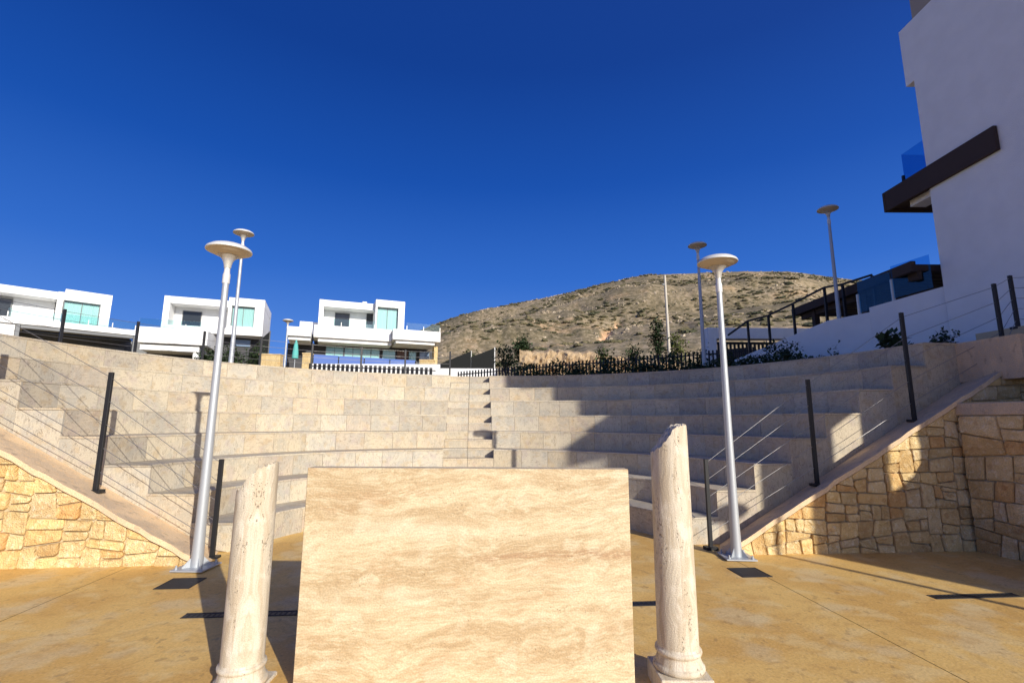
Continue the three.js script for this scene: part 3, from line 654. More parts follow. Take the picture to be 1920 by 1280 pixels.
// ------------------------------------------------------------------ cable railings
function cableFence(name, label, posts, loops = 5, hb = 0.14) {      // posts: [x, y0, z, height] in the theatre's frame
  const f = thing(name, label, 'cable railing', O, TURN);
  posts.forEach(([x, y0, z, h]) => {
    const p = grp('post', f); p.position.set(x, y0, z); p.rotation.y = Math.atan2(x, -z) * (Math.abs(z) > 1 ? -1 : 0);
    mesh('upright', boxG(-0.027, 0.027, -0.02, h, -0.022, 0.022, 0.004), mat.black, p);
    mesh('foot_plate', boxG(-0.085, 0.085, -0.03, 0.012, -0.06, 0.06, 0.003), mat.black, p);
  });
  for (let i = 0; i < posts.length - 1; i++) for (let k = 0; k < loops; k++) {
    const A = posts[i], B = posts[i + 1], t = lerp(hb, 0.955, k / (loops - 1));
    mesh('cable', bar([A[0], A[1] + A[3] * t, A[2]], [B[0], B[1] + B[3] * t, B[2]], 0.0042, 5), mat.cable, f);
  }
  return f;
}
const mid = (s, x) => (copIn[s](x) + copOut[s](x)) / 2;
cableFence('cable_railing', 'black posts and steel cables climbing beside the left seats', [3.24, 4.755, 6.3, 7.85].map((x, i) => [-x, mid(-1, x) - (i ? 0 : 0.0), -0.26, [1.22, 1.52, 1.5, 1.5][i]]), 5, 0.16);
cableFence('cable_railing', 'black posts and steel cables climbing beside the right seats', [[3.40, Math.max(0.03, mid(1, 3.40)), -0.26, 1.2], [5.06, mid(1, 5.06), -0.26, 1.52], [6.71, mid(1, 6.71), -0.26, 1.66], [8.38, mid(1, 8.38), -0.26, 1.24], [8.74, 3.27, -0.30, 0.86], [10.1, 3.27, -0.30, 0.95]], 5, 0.16);
cableFence('cable_railing', 'low black cable railing along the top of the left seats', [-82, -73, -64.5, -56, -47.1, -38.5, -30, -21.2, -12.9, -4.1].map((a) => { const q = a * Math.PI / 180; return [9.35 * Math.sin(q), 3.03, -9.35 * Math.cos(q), 0.98]; }), 5, 0.2);

// ------------------------------------------------------------------ villas on the slope
const VM = { white: mat.plaster, panelgrey: mat.panelgrey, darkglass: mat.darkglass, aquaglass: mat.aquaglass, skyglass: mat.skyglass, glass: mat.glass, steel: mat.steel, darksteel: mat.black, darkwall: mat.darkwall, brown: mat.brown, ochre: mat.ochre };
function villa(label, pos, deg, parts) {
  const v = thing('villa', label, 'house', pos, deg * Math.PI / 180, 'white modern villas on the slope');
  for (const [n, m, x0, x1, y0, y1, zf, dep] of parts) {
    const aq = m === 'aquaglass', o = mesh(n, boxG(x0, x1, y0, y1, aq ? zf - 0.012 : zf - dep, zf, /glass/.test(m) ? 0 : 0.015), VM[m], v);
    if (aq) {      // pleated curtain and dark room behind the pane
      const b = new GB(), k = Math.round((x1 - x0) * 30), Z = (i) => zf - 0.055 + 0.018 * Math.sin(i * 1.9) + 0.006 * Math.sin(i * 0.7);
      for (let i = 0; i < k; i++) { const a = lerp(x0, x1, i / k), c = lerp(x0, x1, (i + 1) / k); b.quad([a, y0, Z(i)], [c, y0, Z(i + 1)], [c, y1, Z(i + 1)], [a, y1, Z(i)], [0, 0], [1, 0], [1, 1], [0, 1]); }
      mesh('curtain', b.build(1.2), mat.curtain, o); mesh('room', boxG(x0, x1, y0, y1, zf - 0.098, zf - 0.09), mat.inside, o);
    }
    if (/window|door/.test(n)) {
      const t = 0.05; // frame round the pane, with mullions on wide ones
      for (const [a, b, c, d] of [[x0 - t, x0, y0, y1], [x1, x1 + t, y0, y1], [x0 - t, x1 + t, y1, y1 + t]]) mesh('frame', boxG(a, b, c, d, zf - 0.06, zf + 0.04), mat.steel, o);
      if (x1 - x0 > 1.4) mesh('mullion', boxG((x0 + x1) / 2 - 0.02, (x0 + x1) / 2 + 0.02, y0, y1, zf + 0.002, zf + 0.03), mat.steel, o);
    }
    if (n === 'balustrade_glass') { const k = Math.max(2, Math.round((x1 - x0) / 1.3)); for (let i = 0; i <= k; i++) mesh('clamp_post', boxG(lerp(x0, x1, i / k) - 0.025, lerp(x0, x1, i / k) + 0.025, y0 - 0.12, y0 + (y1 - y0) * 0.55, zf + 0.002, zf + 0.05), mat.lampWhite, v); }
  }
  return v;
}
villa('nearest white villa at the left edge with dark steel carport under its balcony', [-30.19, 0, -36], 45, [
  ['roof_slab', 'white', -14, -3.12, 10.18, 10.71, 0, 7], ['recess_wall', 'white', -5.31, -3.15, 8.36, 10.17, -1.4, 3], ['window', 'darkglass', -7.6, -5.38, 8.40, 9.96, -1.35, 0.1], ['recess_wall', 'white', -14, -5.31, 8.36, 10.17, -1.5, 3],
  ['pillar', 'white', -3.11, -2.78, 8.36, 10.78, -0.1, 6], ['bay_header', 'white', -2.77, -0.15, 10.12, 10.92, 0.5, 7], ['bay_pillar', 'white', -0.75, -0.16, 8.36, 10.11, 0.5, 7], ['bay_window', 'aquaglass', -2.72, -0.81, 8.38, 10.06, 0.2, 0.1],
  ['balcony_band', 'white', -14, 1.35, 7.94, 8.35, 1.6, 9], ['balustrade_glass', 'glass', -5.37, 1.31, 8.40, 8.96, 1.5, 0.03],
  ['carport_beam', 'steel', -4.69, 1.26, 7.70, 7.93, 1.5, 0.3], ['carport_beam', 'darksteel', -4.59, 1.25, 7.52, 7.68, 1.1, 0.3], ['carport_wall', 'steel', -4.71, 5.2, 4.5, 7.93, -2, 0.3], ['carport_door', 'panelgrey', -4.2, 1.2, 6.3, 7.35, -1.9, 0.1],
  ['carport_post', 'steel', -4.92, -4.70, 4.5, 7.93, 1.5, 0.3], ['carport_post', 'steel', 1.27, 1.53, 4.5, 7.93, 1.5, 0.3], ['base_wall', 'white', -14, -4.94, 4.5, 7.93, 1.4, 5]]);
villa('middle white villa with a boxy white balcony behind the lamps', [-20.62, 0, -40], 21, [
  ['pillar', 'white', -7.29, -6.87, 9.10, 11.44, 0, 5], ['roof_slab', 'white', -6.86, -2.78, 10.88, 11.43, 0, 5], ['recess_wall', 'white', -6.86, -2.78, 9.10, 10.87, -1.5, 3], ['door', 'darkglass', -6.25, -4.98, 9.2, 10.55, -1.45, 0.1],
  ['bay_header', 'white', -2.76, -0.13, 10.97, 11.64, 0.4, 5.4], ['bay_pillar', 'white', -0.84, -0.14, 9.29, 10.96, 0.4, 5.4], ['bay_pillar', 'white', -2.76, -2.52, 9.29, 10.96, 0.4, 5.4], ['bay_window', 'aquaglass', -2.46, -0.90, 9.32, 10.9, 0.1, 0.1],
  ['bay_sill', 'white', -7.2, -0.13, 8.58, 9.09, 0.38, 5.4], ['bay_sill', 'white', -2.76, -0.13, 9.095, 9.285, 0.4, 5.4], ['balcony_box', 'white', -7.96, -3.54, 7.29, 8.45, 2.6, 7], ['balustrade_glass', 'glass', -7.93, -3.60, 8.47, 9.07, 2.5, 0.03],
  ['floor_slab', 'white', -7.79, -4.07, 6.79, 7.18, 2.3, 6], ['garage_wall', 'darkwall', -11.5, -4.5, 4.4, 6.78, 0, 0.3], ['garage_post', 'white', -4.46, -4.08, 4.4, 6.78, 2.2, 0.4],
  ['ground_wall', 'darkwall', -4.25, -0.2, 4.4, 8.57, -1.2, 4], ['window', 'skyglass', -2.35, -1.13, 7.87, 8.41, -1.1, 0.1], ['corner_post', 'darksteel', -0.18, 0.0, 4.4, 8.57, 0.2, 0.2]]);
villa('farthest white villa with three wide balconies and long glass doors', [-10.37, 0, -46], 21, [
  ['pillar', 'white', -7.69, -7.28, 10.06, 12.68, 0, 6], ['roof_slab', 'white', -7.27, -2.82, 12.05, 12.67, 0, 6], ['recess_wall', 'white', -7.27, -2.82, 10.06, 12.04, -1.6, 3], ['door', 'darkglass', -6.24, -5.00, 10.3, 11.82, -1.55, 0.1], ['nook', 'darkwall', -3.4, -2.83, 11.0, 12.0, -1.5, 0.2],
  ['bay_header', 'white', -2.80, -0.13, 12.25, 12.92, 0.9, 6.5], ['bay_pillar', 'white', -0.72, -0.14, 10.06, 12.24, 0.9, 6.5], ['bay_pillar', 'white', -2.80, -2.64, 10.06, 12.24, 0.9, 6.5], ['bay_window', 'aquaglass', -2.58, -0.78, 10.1, 12.18, 0.5, 0.1], ['wing_wall', 'white', -9.3, -7.7, 9.7, 10.89, -2, 4],
  ['balcony_band', 'white', -10.04, -8.13, 8.83, 9.61, 2.2, 7], ['balcony_band', 'white', -7.95, -1.34, 8.95, 10.05, 1.4, 7], ['balcony_band', 'white', -1.30, 3.03, 9.03, 9.98, 2.4, 8],
  ['floor_slab', 'white', -9.91, -8.17, 8.52, 8.80, 1.9, 6], ['floor_slab', 'white', -7.58, -1.24, 8.62, 8.93, 1.1, 6], ['floor_slab', 'white', -0.99, 2.57, 8.74, 9.01, 2.1, 6],
  ['balustrade_glass', 'glass', -7.17, -2.82, 10.14, 10.81, 0.8, 0.03], ['balustrade_glass', 'glass', -0.07, 3.00, 10.06, 10.66, 2.2, 0.03],
  ['ground_wall', 'darkwall', -10.10, 3.2, 4.6, 8.60, -0.9, 4], ['window', 'aquaglass', -6.86, -5.36, 6.8, 8.5, -0.8, 0.1], ['window', 'aquaglass', -5.23, -3.78, 6.8, 8.5, -0.8, 0.1], ['window', 'aquaglass', -3.65, -2.10, 6.8, 8.5, -0.8, 0.1], ['window', 'aquaglass', -1.79, -0.62, 6.8, 8.5, -0.8, 0.1],
  ['panel', 'brown', -0.45, 0.58, 6.8, 8.5, -0.8, 0.1], ['window', 'aquaglass', 0.70, 1.37, 6.8, 8.45, -0.8, 0.1], ['window', 'skyglass', 1.73, 2.64, 6.8, 8.5, -0.8, 0.1], ['pier', 'ochre', 2.66, 3.01, 4.6, 8.72, 1.5, 0.8], ['roof_vent', 'white', -3.9, -3.5, 12.675, 12.95, -0.6, 0.4], ['roof_vent', 'panelgrey', -6.0, -5.3, 12.675, 13.0, -2.6, 0.7]]);

// ------------------------------------------------------------------ white apartment building on the right
{
  const b = thing('apartment_building', 'tall white rendered building with dark balcony fascia at the right edge', 'building', [10.2, 0, -11.16]);
  mesh('wall', boxG(0, 9, 1.5, 10.36, 0, 7.4), mat.plaster, b);
  mesh('roof_parapet', boxG(0, 9.2, 10.36, 11.95, -0.25, 7.4), mat.plaster, b);
  mesh('balcony_fascia', boxG(-0.09, -0.006, 7.40, 7.95, -1.27, 1.77, 0.008), mat.brownclad, b);
  mesh('balcony_fascia', boxG(-0.088, 8, 7.40, 7.95, -1.36, -1.272, 0.008), mat.brownclad, b);
  mesh('balcony_slab', boxG(0.002, 8, 7.47, 7.72, -1.27, -0.002), mat.brownclad, b);
  mesh('soffit_beam', boxG(0.15, 0.55, 7.30, 7.468, -0.78, -0.004), mat.plaster, b);
  mesh('balustrade_glass', boxG(0.02, 0.035, 7.722, 8.72, -0.70, -0.01), mat.blueglass, b);
  mesh('balustrade_glass', boxG(0.04, 6, 7.722, 8.72, -0.715, -0.70), mat.blueglass, b);
  mesh('clamp_post', boxG(0.0, 0.06, 7.722, 8.15, -0.76, -0.71), mat.black, b);
  mesh('chimney', boxG(0.06, 0.9, 11.952, 13.6, 0.12, 0.8, 0.01), mat.taupe, b);
}
// neighbour beside the plaza, out of view: its balcony, set-back storey and roof shade the right-hand rows
{
  const b = thing('side_house', 'white house right of the plaza, out of view, shading the seats', 'building', [9.7, 0, 1.06]);
  const W = mat.plaster, bx = (n, ...a) => mesh(n, boxG(...a), W, b);
  // ground storey: left wall and near wall with window openings
  bx('wall', 0, 0.25, -0.02, 3.85, -5, 0); bx('wall', 0, 0.25, 3.852, 5.15, -1.50, 0); bx('wall', 0, 0.25, 3.852, 5.15, -5, -2.58); bx('wall', 0, 0.25, 5.152, 6.57, -5, 0);
  bx('wall', 0.252, 8, -0.02, 4.55, -0.25, -0.002); bx('wall', 0.252, 0.85, 4.552, 6.45, -0.25, -0.002); bx('wall', 2.25, 8, 4.552, 6.45, -0.25, -0.002); bx('wall', 0.252, 8, 6.452, 6.57, -0.25, -0.002);
  bx('wall', 0.252, 8, -0.02, 6.57, -5, -4.75); bx('wall', 7.75, 8, -0.02, 6.57, -4.748, -0.252);
  bx('balcony_slab', -0.3, 8.2, 6.58, 6.93, -5.1, 0.22);
  bx('upper_wall', 0, 8, 6.932, 9.11, -5, -1.81);
  bx('roof_slab', -0.2, 8.2, 9.12, 10.1, -5.2, -1.03);
}

// ------------------------------------------------------------------ right-hand garden: stair wall, handrail, pergola, gate
{
  const w = thing('stair_wall', 'low white rendered wall stepping up beside the garden stair', 'wall');
  const seg = (A, B, ya, yb, n) => { const L = Math.hypot(B[0] - A[0], B[1] - A[1]), g = plate([[0, 2.6], [L, 2.6], [L, yb], [0, ya]], -0.2, 0, rr(0, 3)); g.rotateY(Math.atan2(-(B[1] - A[1]), B[0] - A[0])); g.translate(A[0], 0, A[1]); mesh('wall', g, mat.plaster, w); };
  seg([6.95, -15.1], [8.6, -13.0], 3.68, 4.50); seg([8.602, -12.998], [9.235, -12.3], 4.50, 4.58); seg([9.237, -12.298], [10.40, -11.0], 4.70, 5.0);
}
{
  const h = thing('handrail', 'black metal handrail rising along the garden stair', 'handrail');
  const pts = [[7.2, 4.62, -16.0], [7.64, 5.0, -15.5], [8.06, 5.08, -15.0], [8.57, 5.34, -14.5], [9.15, 5.67, -13.85], [9.45, 5.67, -13.5], [9.76, 5.72, -12.75]];
  for (let i = 0; i < pts.length - 1; i++) mesh('rail', beam(pts[i], pts[i + 1], 0.05, 0.05), mat.black, h);
  for (const p of pts.slice(1)) mesh('post', boxG(p[0] - 0.03, p[0] + 0.03, 3.4, p[1] - 0.03, p[2] - 0.03, p[2] + 0.03), mat.black, h);
}
{
  const p = thing('pergola', 'dark slatted pergola roof beside the white building', 'pergola', [9.62, 0, -16.4]);
  mesh('fascia', boxG(0, 0.12, 5.36, 5.62, 0, 5.1, 0.006), mat.brownclad, p);
  mesh('fascia', boxG(0.122, 4, 5.36, 5.62, 0, 0.12, 0.006), mat.brownclad, p);
  for (let i = 0; i < 16; i++) mesh('slat', boxG(0.122, 4, 5.40, 5.56, 0.3 + i * 0.3, 0.53 + i * 0.3), mat.brownclad, p);
  for (const [x, z] of [[0.25, 0.9], [0.25, 3.2], [2.6, 0.9], [2.6, 3.2]]) mesh('post', boxG(x - 0.08, x + 0.08, 3.2, 5.398, z - 0.08, z + 0.08), mat.brownclad, p);
  mesh('beam', boxG(0.20, 0.32, 5.2, 5.396, 0.2, 5), mat.brownclad, p);
}
{
  const g = thing('glass_balustrade', 'dark blue glass balustrade on top of the stair wall', 'balustrade');
  const A = [9.12, -12.36], B = [10.14, -11.2], at = (t) => [lerp(A[0], B[0], t), lerp(A[1], B[1], t)];
  for (const [t0, t1, y0] of [[0.0, 0.46, 4.60], [0.48, 0.98, 4.85]]) {
    const p = at(t0), q = at(t1), L = Math.hypot(q[0] - p[0], q[1] - p[1]), k = plate([[0, y0], [L, y0 + 0.12], [L, y0 + 0.95], [0, y0 + 0.83]], -0.006, 0.006); k.rotateY(Math.atan2(-(q[1] - p[1]), q[0] - p[0])); k.translate(p[0], 0, p[1] - 0.12); mesh('pane', k, mat.blueglass, g);
    mesh('clamp_post', boxG(p[0] - 0.03, p[0] + 0.03, y0 - 0.1, y0 + 0.5, p[1] - 0.16, p[1] - 0.11), mat.lampWhite, g);
  }
}
{
  const g = thing('gate_house', 'low shaded gateway with white pillar and dark slatted gate', 'gateway', [8.15, 0, -20]);
  mesh('lintel', boxG(0.36, 4.6, 5.2, 5.66, -0.5, 0, 0.01), mat.plaster, g);
  mesh('pillar', boxG(0, 0.355, 2.9, 5.66, -0.5, 0.02, 0.01), mat.plaster, g);
  mesh('rail', boxG(0.4, 4.6, 5.0, 5.1, -0.3, -0.24), mat.black, g);
  for (let i = 0; i < 24; i++) mesh('slat', boxG(0.5 + i * 0.17, 0.58 + i * 0.17, 2.9, 4.998, -0.3, -0.25), mat.black, g);
}
// slatted fences along the back of the terrace
function slatFence(label, pts, step, w, hgt) {     // pts: [x, ytop, z]
  const f = thing('slat_fence', label, 'fence');
  const gs = boxG(-w / 2, w / 2, -hgt, 0, -0.012, 0.012);
  for (let i = 0; i < pts.length - 1; i++) {
    const A = pts[i], B = pts[i + 1], L = Math.hypot(B[0] - A[0], B[2] - A[2]), n = Math.round(L / step), a = Math.atan2(-(B[2] - A[2]), B[0] - A[0]);
    for (let k = 0; k < n; k++) { const t = k / n, m = mesh('slat', gs, mat.black, f); m.position.set(lerp(A[0], B[0], t), lerp(A[1], B[1], t), lerp(A[2], B[2], t)); m.rotation.y = a; }
    for (const dy of [0.12, hgt - 0.12]) mesh('rail', beam([A[0], A[1] - dy, A[2] - 0.03], [B[0], B[1] - dy, B[2] - 0.03], 0.03, 0.04), mat.black, f);
  }
  return f;
}
slatFence('black slatted fence in front of the farthest villa', [[-8.72, 4.20, -21], [-3.30, 4.02, -21]], 0.2, 0.125, 1.2);
slatFence('long black slatted fence below the hill, from the stair top to the right lamps', [[-2.2, 3.76, -20], [0.84, 3.95, -19], [6.38, 4.20, -17], [8.4, 4.32, -16.5]], 0.13, 0.055, 1.3);
{ const w = mesh('garden_wall', boxG(-8.9, -3.2, 2.6, 4.24, -21.7, -21.5, 0.01), mat.plaster); tag(w, 'low white garden wall behind the slatted fence of the farthest villa', 'wall'); }
{ const w = mesh('garden_wall', boxG(-3.95, -0.75, 2.9, 4.44, -25.2, -25, 0.01), mat.plaster); tag(w, 'low white garden wall below the black screens', 'wall'); }
{
  const p = thing('pool_fence', 'row of blue glass panels in front of the farthest villa', 'pool fence', [-9.85, 0, -24]);
  for (let i = 0; i < 4; i++) { mesh('panel', plate([[i * 1.27 + 0.02, 4.50 - i * 0.06], [i * 1.27 + 1.25, 4.44 - i * 0.06], [i * 1.27 + 1.25, 4.93 - i * 0.07], [i * 1.27 + 0.02, 4.99 - i * 0.07]], -0.01, 0.01), mat.bluepanel, p); }
  for (let i = 0; i <= 4; i++) mesh('post', boxG(i * 1.27 - 0.02, i * 1.27 + 0.02, 3.4, 4.95 - i * 0.07, -0.03, 0.03), mat.black, p);
}
for (const [x0, x1, y1, label] of [[-12.6, -11.55, 5.02, 'wide ochre stone gate pier between the middle and the farthest villa'], [-10.45, -10.05, 5.08, 'narrow ochre stone pier at the left end of the blue panels'], [-4.6, -3.9, 4.78, 'ochre stone pier at the right end of the blue panels']]) {
  const p = thing('stone_pier', label, 'pier', [x0, 0, -24.1], 0, 'ochre stone piers by the villas');
  mesh('shaft', boxG(0, x1 - x0, 3.0, y1 - 0.06, -0.4, 0, 0.02, x0 * 3), mat.ochre, p);
  mesh('cap', boxG(-0.02, x1 - x0 + 0.02, y1 - 0.058, y1, -0.42, 0.02, 0.01), rockM[2], p);
}
{
  const n = thing('shade_screen', 'two black shade net screens stepping up below the hill', 'screen', [-4.4, 0, -30]);
  mesh('net', plate([[0.0, 4.4], [1.86, 4.4], [1.86, 6.06], [0.0, 5.28]], -0.01, 0.01), mat.net, n);
  mesh('net', plate([[1.88, 4.5], [3.30, 5.0], [3.30, 6.26], [1.88, 5.70]], -0.04, -0.02), mat.net, n);
  for (const [x, y] of [[0, 5.3], [1.87, 6.08], [3.33, 6.32]]) mesh('post', boxG(x - 0.03, x + 0.03, 3.8, y, -0.1, -0.05), mat.lampWhite, n);
}
{ const n = thing('stair_screen', 'dark mesh screen along the stair right of the middle villa', 'screen', [-19.6, 0, -36]); mesh('net', plate([[0, 4.6], [1.4, 4.6], [1.4, 8.32], [0, 6.95]], -0.01, 0.01), mat.net, n); for (const [x, y] of [[0, 7.0], [0.7, 7.68], [1.42, 8.4]]) mesh('post', boxG(x - 0.03, x + 0.03, 4.4, y, -0.09, -0.03), mat.steel, n); }
{ const p = thing('folded_parasol', 'folded teal parasol on the terrace of the farthest villa', 'parasol', [-18.2, 0, -40.6]); mesh('canopy', new THREE.LatheGeometry([[0.26, 6.9], [0.24, 7.4], [0.15, 8.1], [0.02, 8.5]].map((q) => new THREE.Vector2(...q)), 10), mat.teal, p); mesh('pole', cyl(0.03, 0.03, 4.5, 8.55, 8), mat.galv, p); }
{ const p = thing('utility_pole', 'pale leaning wooden utility pole in front of the hill', 'utility pole', [9.85, 0, -30]); mesh('shaft', new THREE.CylinderGeometry(0.075, 0.10, 7.4, 12).translate(0, 7.3, 0), mat.polewood, p); mesh('crossarm', boxG(-0.18, 0.06, 10.35, 10.45, -0.05, 0.05), mat.steel, p); p.rotation.z = 0.012; }

// ------------------------------------------------------------------ planting
function leafG(n, rx, ry, rz, ls, seed, clump = 9) {
  const q = rng(seed), b = new GB(), cl = [];
  for (let i = 0; i < clump; i++) { const a = q() * 6.28, u = Math.sqrt(q()); cl.push([Math.cos(a) * u * rx * 0.62, ry * (0.25 + 0.75 * q()), Math.sin(a) * u * rz * 0.62, 0.3 + 0.35 * q()]); }
  for (let i = 0; i < n; i++) {
    const c = cl[Math.floor(q() * clump)], th = q() * 6.28, ph = Math.acos(2 * q() - 1), rad = c[3] * Math.cbrt(q());
    const p = [c[0] + Math.sin(ph) * Math.cos(th) * rad * rx, Math.max(0.02, c[1] + Math.cos(ph) * rad * ry), c[2] + Math.sin(ph) * Math.sin(th) * rad * rz];
    const a1 = q() * 6.28, el = (q() - 0.3) * 1.6, l = ls * (0.6 + 0.8 * q()), d = [Math.cos(a1) * Math.cos(el), Math.sin(el), Math.sin(a1) * Math.cos(el)], s = [-Math.sin(a1), 0.3 * (q() - 0.5), Math.cos(a1)], w = l * 0.28;
    const A = p, B = p.map((v, k) => v + d[k] * l * 0.5 + s[k] * w), Cc = p.map((v, k) => v + d[k] * l), D = p.map((v, k) => v + d[k] * l * 0.5 - s[k] * w);
    b.quad(A, B, Cc, D, [0, 0], [0, 1], [1, 1], [1, 0]);
  }
  return b.build();
}
let seed = 100;
function shrub(label, x, y, z, rx, ry, n, ls, m, category = 'shrub', stem = 0.3) {
  const s = thing(category === 'tree' ? 'tree' : 'shrub', label, category, [x, y, z], rr(0, 6));
  const st = []; for (let i = 0; i < 4; i++) { const a = rr(0, 6.28); st.push(bar([0, -0.1, 0], [Math.cos(a) * rx * 0.4, ry * rr(0.5, 0.8) + stem, Math.sin(a) * rx * 0.4], 0.012 + ry * 0.008, 5)); }
  mesh(category === 'tree' ? 'trunk' : 'stem', mergeGeometries(st), mat.bark, s);
  const c = mesh(category === 'tree' ? 'crown' : 'foliage', leafG(n, rx, ry, rx, ls, seed++, 7 + Math.round(ry * 5)), mat.leaf[m], s); c.position.y = stem;
}
const gl = (x, z) => landH(x, z) - 0.02;
shrub('dark green bushy tree standing on top of the rock bank', 0.9, landH(0.9, -39.4) - 0.05, -39.4, 1.05, 1.45, 2600, 0.2, 0, 'tree', 0.15);
shrub('dark slender tree left of the utility pole', 8.5, 4.6, -28, 0.55, 2.1, 900, 0.20, 0, 'tree', 0.5);
shrub('light green round bush right of the utility pole', 10.95, 5.4, -32, 0.95, 1.4, 900, 0.2, 3, 'shrub', 0.3);
shrub('olive bush behind the fence below the gully', 6.0, 4.7, -31, 0.7, 1.4, 600, 0.2, 1, 'shrub', 0.2);
shrub('low dark bush behind the fence left of the slender tree', 7.2, 4.6, -29, 0.6, 1.2, 500, 0.18, 0, 'shrub', 0.1);
shrub('dry yellowish bush behind the black screens', -2.9, 5.2, -34, 0.8, 1.0, 400, 0.18, 2, 'shrub', 0.1);
shrub('dark tangled bush at the left end of the rock bank', -0.3, 4.2, -27, 0.8, 1.3, 700, 0.18, 0, 'shrub', 0.1);
[[2.2, -17.8, 0.45, 0.7], [3.4, -17.3, 0.4, 0.75], [4.5, -16.9, 0.5, 0.85], [5.3, -16.6, 0.5, 0.9], [6.3, -16.2, 0.6, 0.95], [7.0, -15.9, 0.55, 0.85]].forEach(([x, z, rx, ry], i) => shrub(['small dark shrub nearest the stair in front of the long fence', 'second dark shrub from the stair in front of the long fence', 'third dark shrub from the stair in front of the long fence', 'dark shrub just left of the shaded terrace lamp', 'dark shrub just right of the shaded terrace lamp', 'dark shrub at the foot of the white gate pillar'][i], x, 2.98, z, rx, ry, 420, 0.13, i % 2, 'shrub', 0.05));
shrub('dark leafy shrub in front of the white stair wall', 7.15, 3.0, -13.0, 0.55, 0.62, 700, 0.10, 0, 'shrub', 0.08);
shrub('small dark shrub at the lower end of the white stair wall', 6.7, 3.0, -13.9, 0.4, 0.4, 350, 0.09, 0, 'shrub', 0.05);
shrub('spiky dark plant behind the third right railing post', 7.75, 3.0, -9.8, 0.28, 0.42, 200, 0.16, 0, 'shrub', 0.0);
shrub('rounded dark shrub in front of the white building', 8.75, 3.0, -9.75, 0.30, 0.48, 520, 0.08, 0, 'shrub', 0.02);
shrub('thin weed growing against the white stair wall', 8.2, 3.0, -12.2, 0.16, 0.5, 60, 0.09, 1, 'shrub', 0.1);
shrub('dark green hedge in front of the middle villa', -20.4, 5.0, -35.6, 1.3, 1.6, 1600, 0.2, 0, 'hedge', 0.1);
shrub('dark green hedge left of the lamps before the middle villa', -22.6, 5.0, -36.2, 1.1, 1.5, 1200, 0.2, 0, 'hedge', 0.1);
shrub('dark climbing bush beside the middle villa stair screen', -17.6, 4.6, -33.5, 0.7, 1.6, 900, 0.2, 0, 'shrub', 0.1);
{ // low planting along the top of the right-hand rows
  const q = rng(55), b = new GB();
  for (let i = 0; i < 9000; i++) {
    const a = lerp(0.16, 1.12, q()), r = lerp(8.15, 9.5, q()), hm = (0.16 + 0.42 * clamp(0.5 + n2(a * 9, r * 1.5))) * lerp(1, 0.62, sst(0.6, 0.8, a)), p = [r * Math.sin(a), 3.0 + hm * Math.sqrt(q()), -r * Math.cos(a)];
    const t = q() * 6.28, el = (q() - 0.3) * 1.5, l = 0.05 + 0.08 * q(), d = [Math.cos(t) * Math.cos(el) * l, Math.sin(el) * l, Math.sin(t) * Math.cos(el) * l], w = [-Math.sin(t) * l * 0.3, 0.1 * l * (q() - 0.5), Math.cos(t) * l * 0.3];
    b.quad(p, p.map((v, k) => v + d[k] / 2 + w[k]), p.map((v, k) => v + d[k]), p.map((v, k) => v + d[k] / 2 - w[k]), [0, 0], [0, 1], [1, 1], [1, 0]);
  }
  const o = mesh('ground_cover', b.build(), mat.leaf[0], null, 'stuff'); o.position.set(...O); o.rotation.y = TURN; tag(o, 'dark low planting along the top of the right-hand seats', 'ground cover');
}
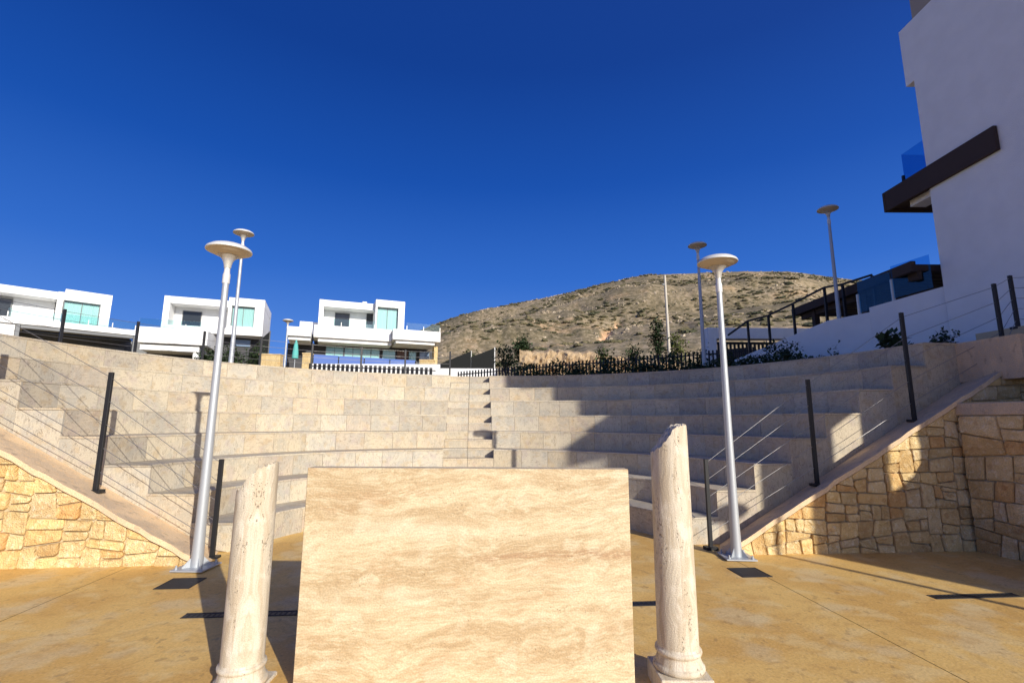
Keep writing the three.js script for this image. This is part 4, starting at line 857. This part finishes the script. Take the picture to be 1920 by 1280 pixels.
{ // scrub dotted over the hill
  const g = mergeGeometries([0, 1, 2].map((i) => { const k = new THREE.IcosahedronGeometry(0.6, 1); const p = k.attributes.position; for (let j = 0; j < p.count; j++) { const f = 1 + 0.45 * n3(p.getX(j) * 3 + i * 9, p.getY(j) * 3, p.getZ(j) * 3); p.setXYZ(j, p.getX(j) * f + (i - 1) * 0.5, Math.max(-0.1, p.getY(j) * f * 0.8), p.getZ(j) * f + (i % 2) * 0.35); } k.computeVertexNormals(); return k; }));
  const N = 5200, im = new THREE.InstancedMesh(g, M({ color: C(1, 1, 1), roughness: 1 }), N), m4 = new THREE.Matrix4(), q = new THREE.Quaternion(), up = new THREE.Vector3(0, 1, 0); let k = 0, c = new THREE.Color();
  while (k < N) {
    const az = rr(-14, 52), d = 52 + 205 * Math.sqrt(R()), x = Math.sin(az * Math.PI / 180) * d, z = -Math.cos(az * Math.PI / 180) * d;
    if (fbm(x * 0.022, z * 0.022, 4) + rr(-0.16, 0.16) < 0.06) continue;
    const s = 0.28 + 1.0 * Math.pow(R(), 3.2);
    q.setFromAxisAngle(up, rr(0, 6.28)); m4.compose(new THREE.Vector3(x, landH(x, z), z), q, new THREE.Vector3(s, s * rr(0.6, 1), s));
    im.setMatrixAt(k, m4); const t = R(); im.setColorAt(k, c.setRGB(lerp(0.05, 0.17, t), lerp(0.055, 0.14, t), lerp(0.025, 0.07, t))); k++;
  }
  im.castShadow = im.receiveShadow = true; im.name = 'hillside_scrub'; im.userData = { kind: 'stuff', label: 'scattered low scrub all over the dry hill', category: 'scrub' }; scene.add(im);
}

{ // pale rocks breaking through the dry grass
  const g = new THREE.IcosahedronGeometry(0.5, 1), p = g.attributes.position; for (let j = 0; j < p.count; j++) { const f = 1 + 0.5 * n3(p.getX(j) * 2.7, p.getY(j) * 2.7 + 5, p.getZ(j) * 2.7); p.setXYZ(j, p.getX(j) * f * 1.5, p.getY(j) * f * 0.7, p.getZ(j) * f); } g.computeVertexNormals();
  const N = 3600, im = new THREE.InstancedMesh(g, M({ color: C(1, 1, 1), roughness: 1 }), N), m4 = new THREE.Matrix4(), q = new THREE.Quaternion(), up = new THREE.Vector3(0, 1, 0), c = new THREE.Color(); let k = 0;
  while (k < N) {
    const az = rr(-13, 50), d = 50 + 208 * Math.sqrt(R()), x = Math.sin(az * Math.PI / 180) * d, z = -Math.cos(az * Math.PI / 180) * d;
    if (fbm(x * 0.03 + 20, z * 0.03, 4) + rr(-0.1, 0.1) < 0.1) continue;
    const s = 0.2 + 0.9 * Math.pow(R(), 3.5);
    q.setFromAxisAngle(up, rr(0, 6.28)); m4.compose(new THREE.Vector3(x, landH(x, z) - s * 0.05, z), q, new THREE.Vector3(s, s, s));
    im.setMatrixAt(k, m4); const t = R(); im.setColorAt(k, c.setRGB(lerp(0.32, 0.46, t), lerp(0.25, 0.38, t), lerp(0.165, 0.275, t))); k++;
  }
  im.castShadow = im.receiveShadow = true; im.name = 'hillside_rocks'; im.userData = { kind: 'stuff', label: 'pale loose rocks scattered over the dry hill', category: 'rocks' }; scene.add(im);
}

renderer.render(scene, camera);
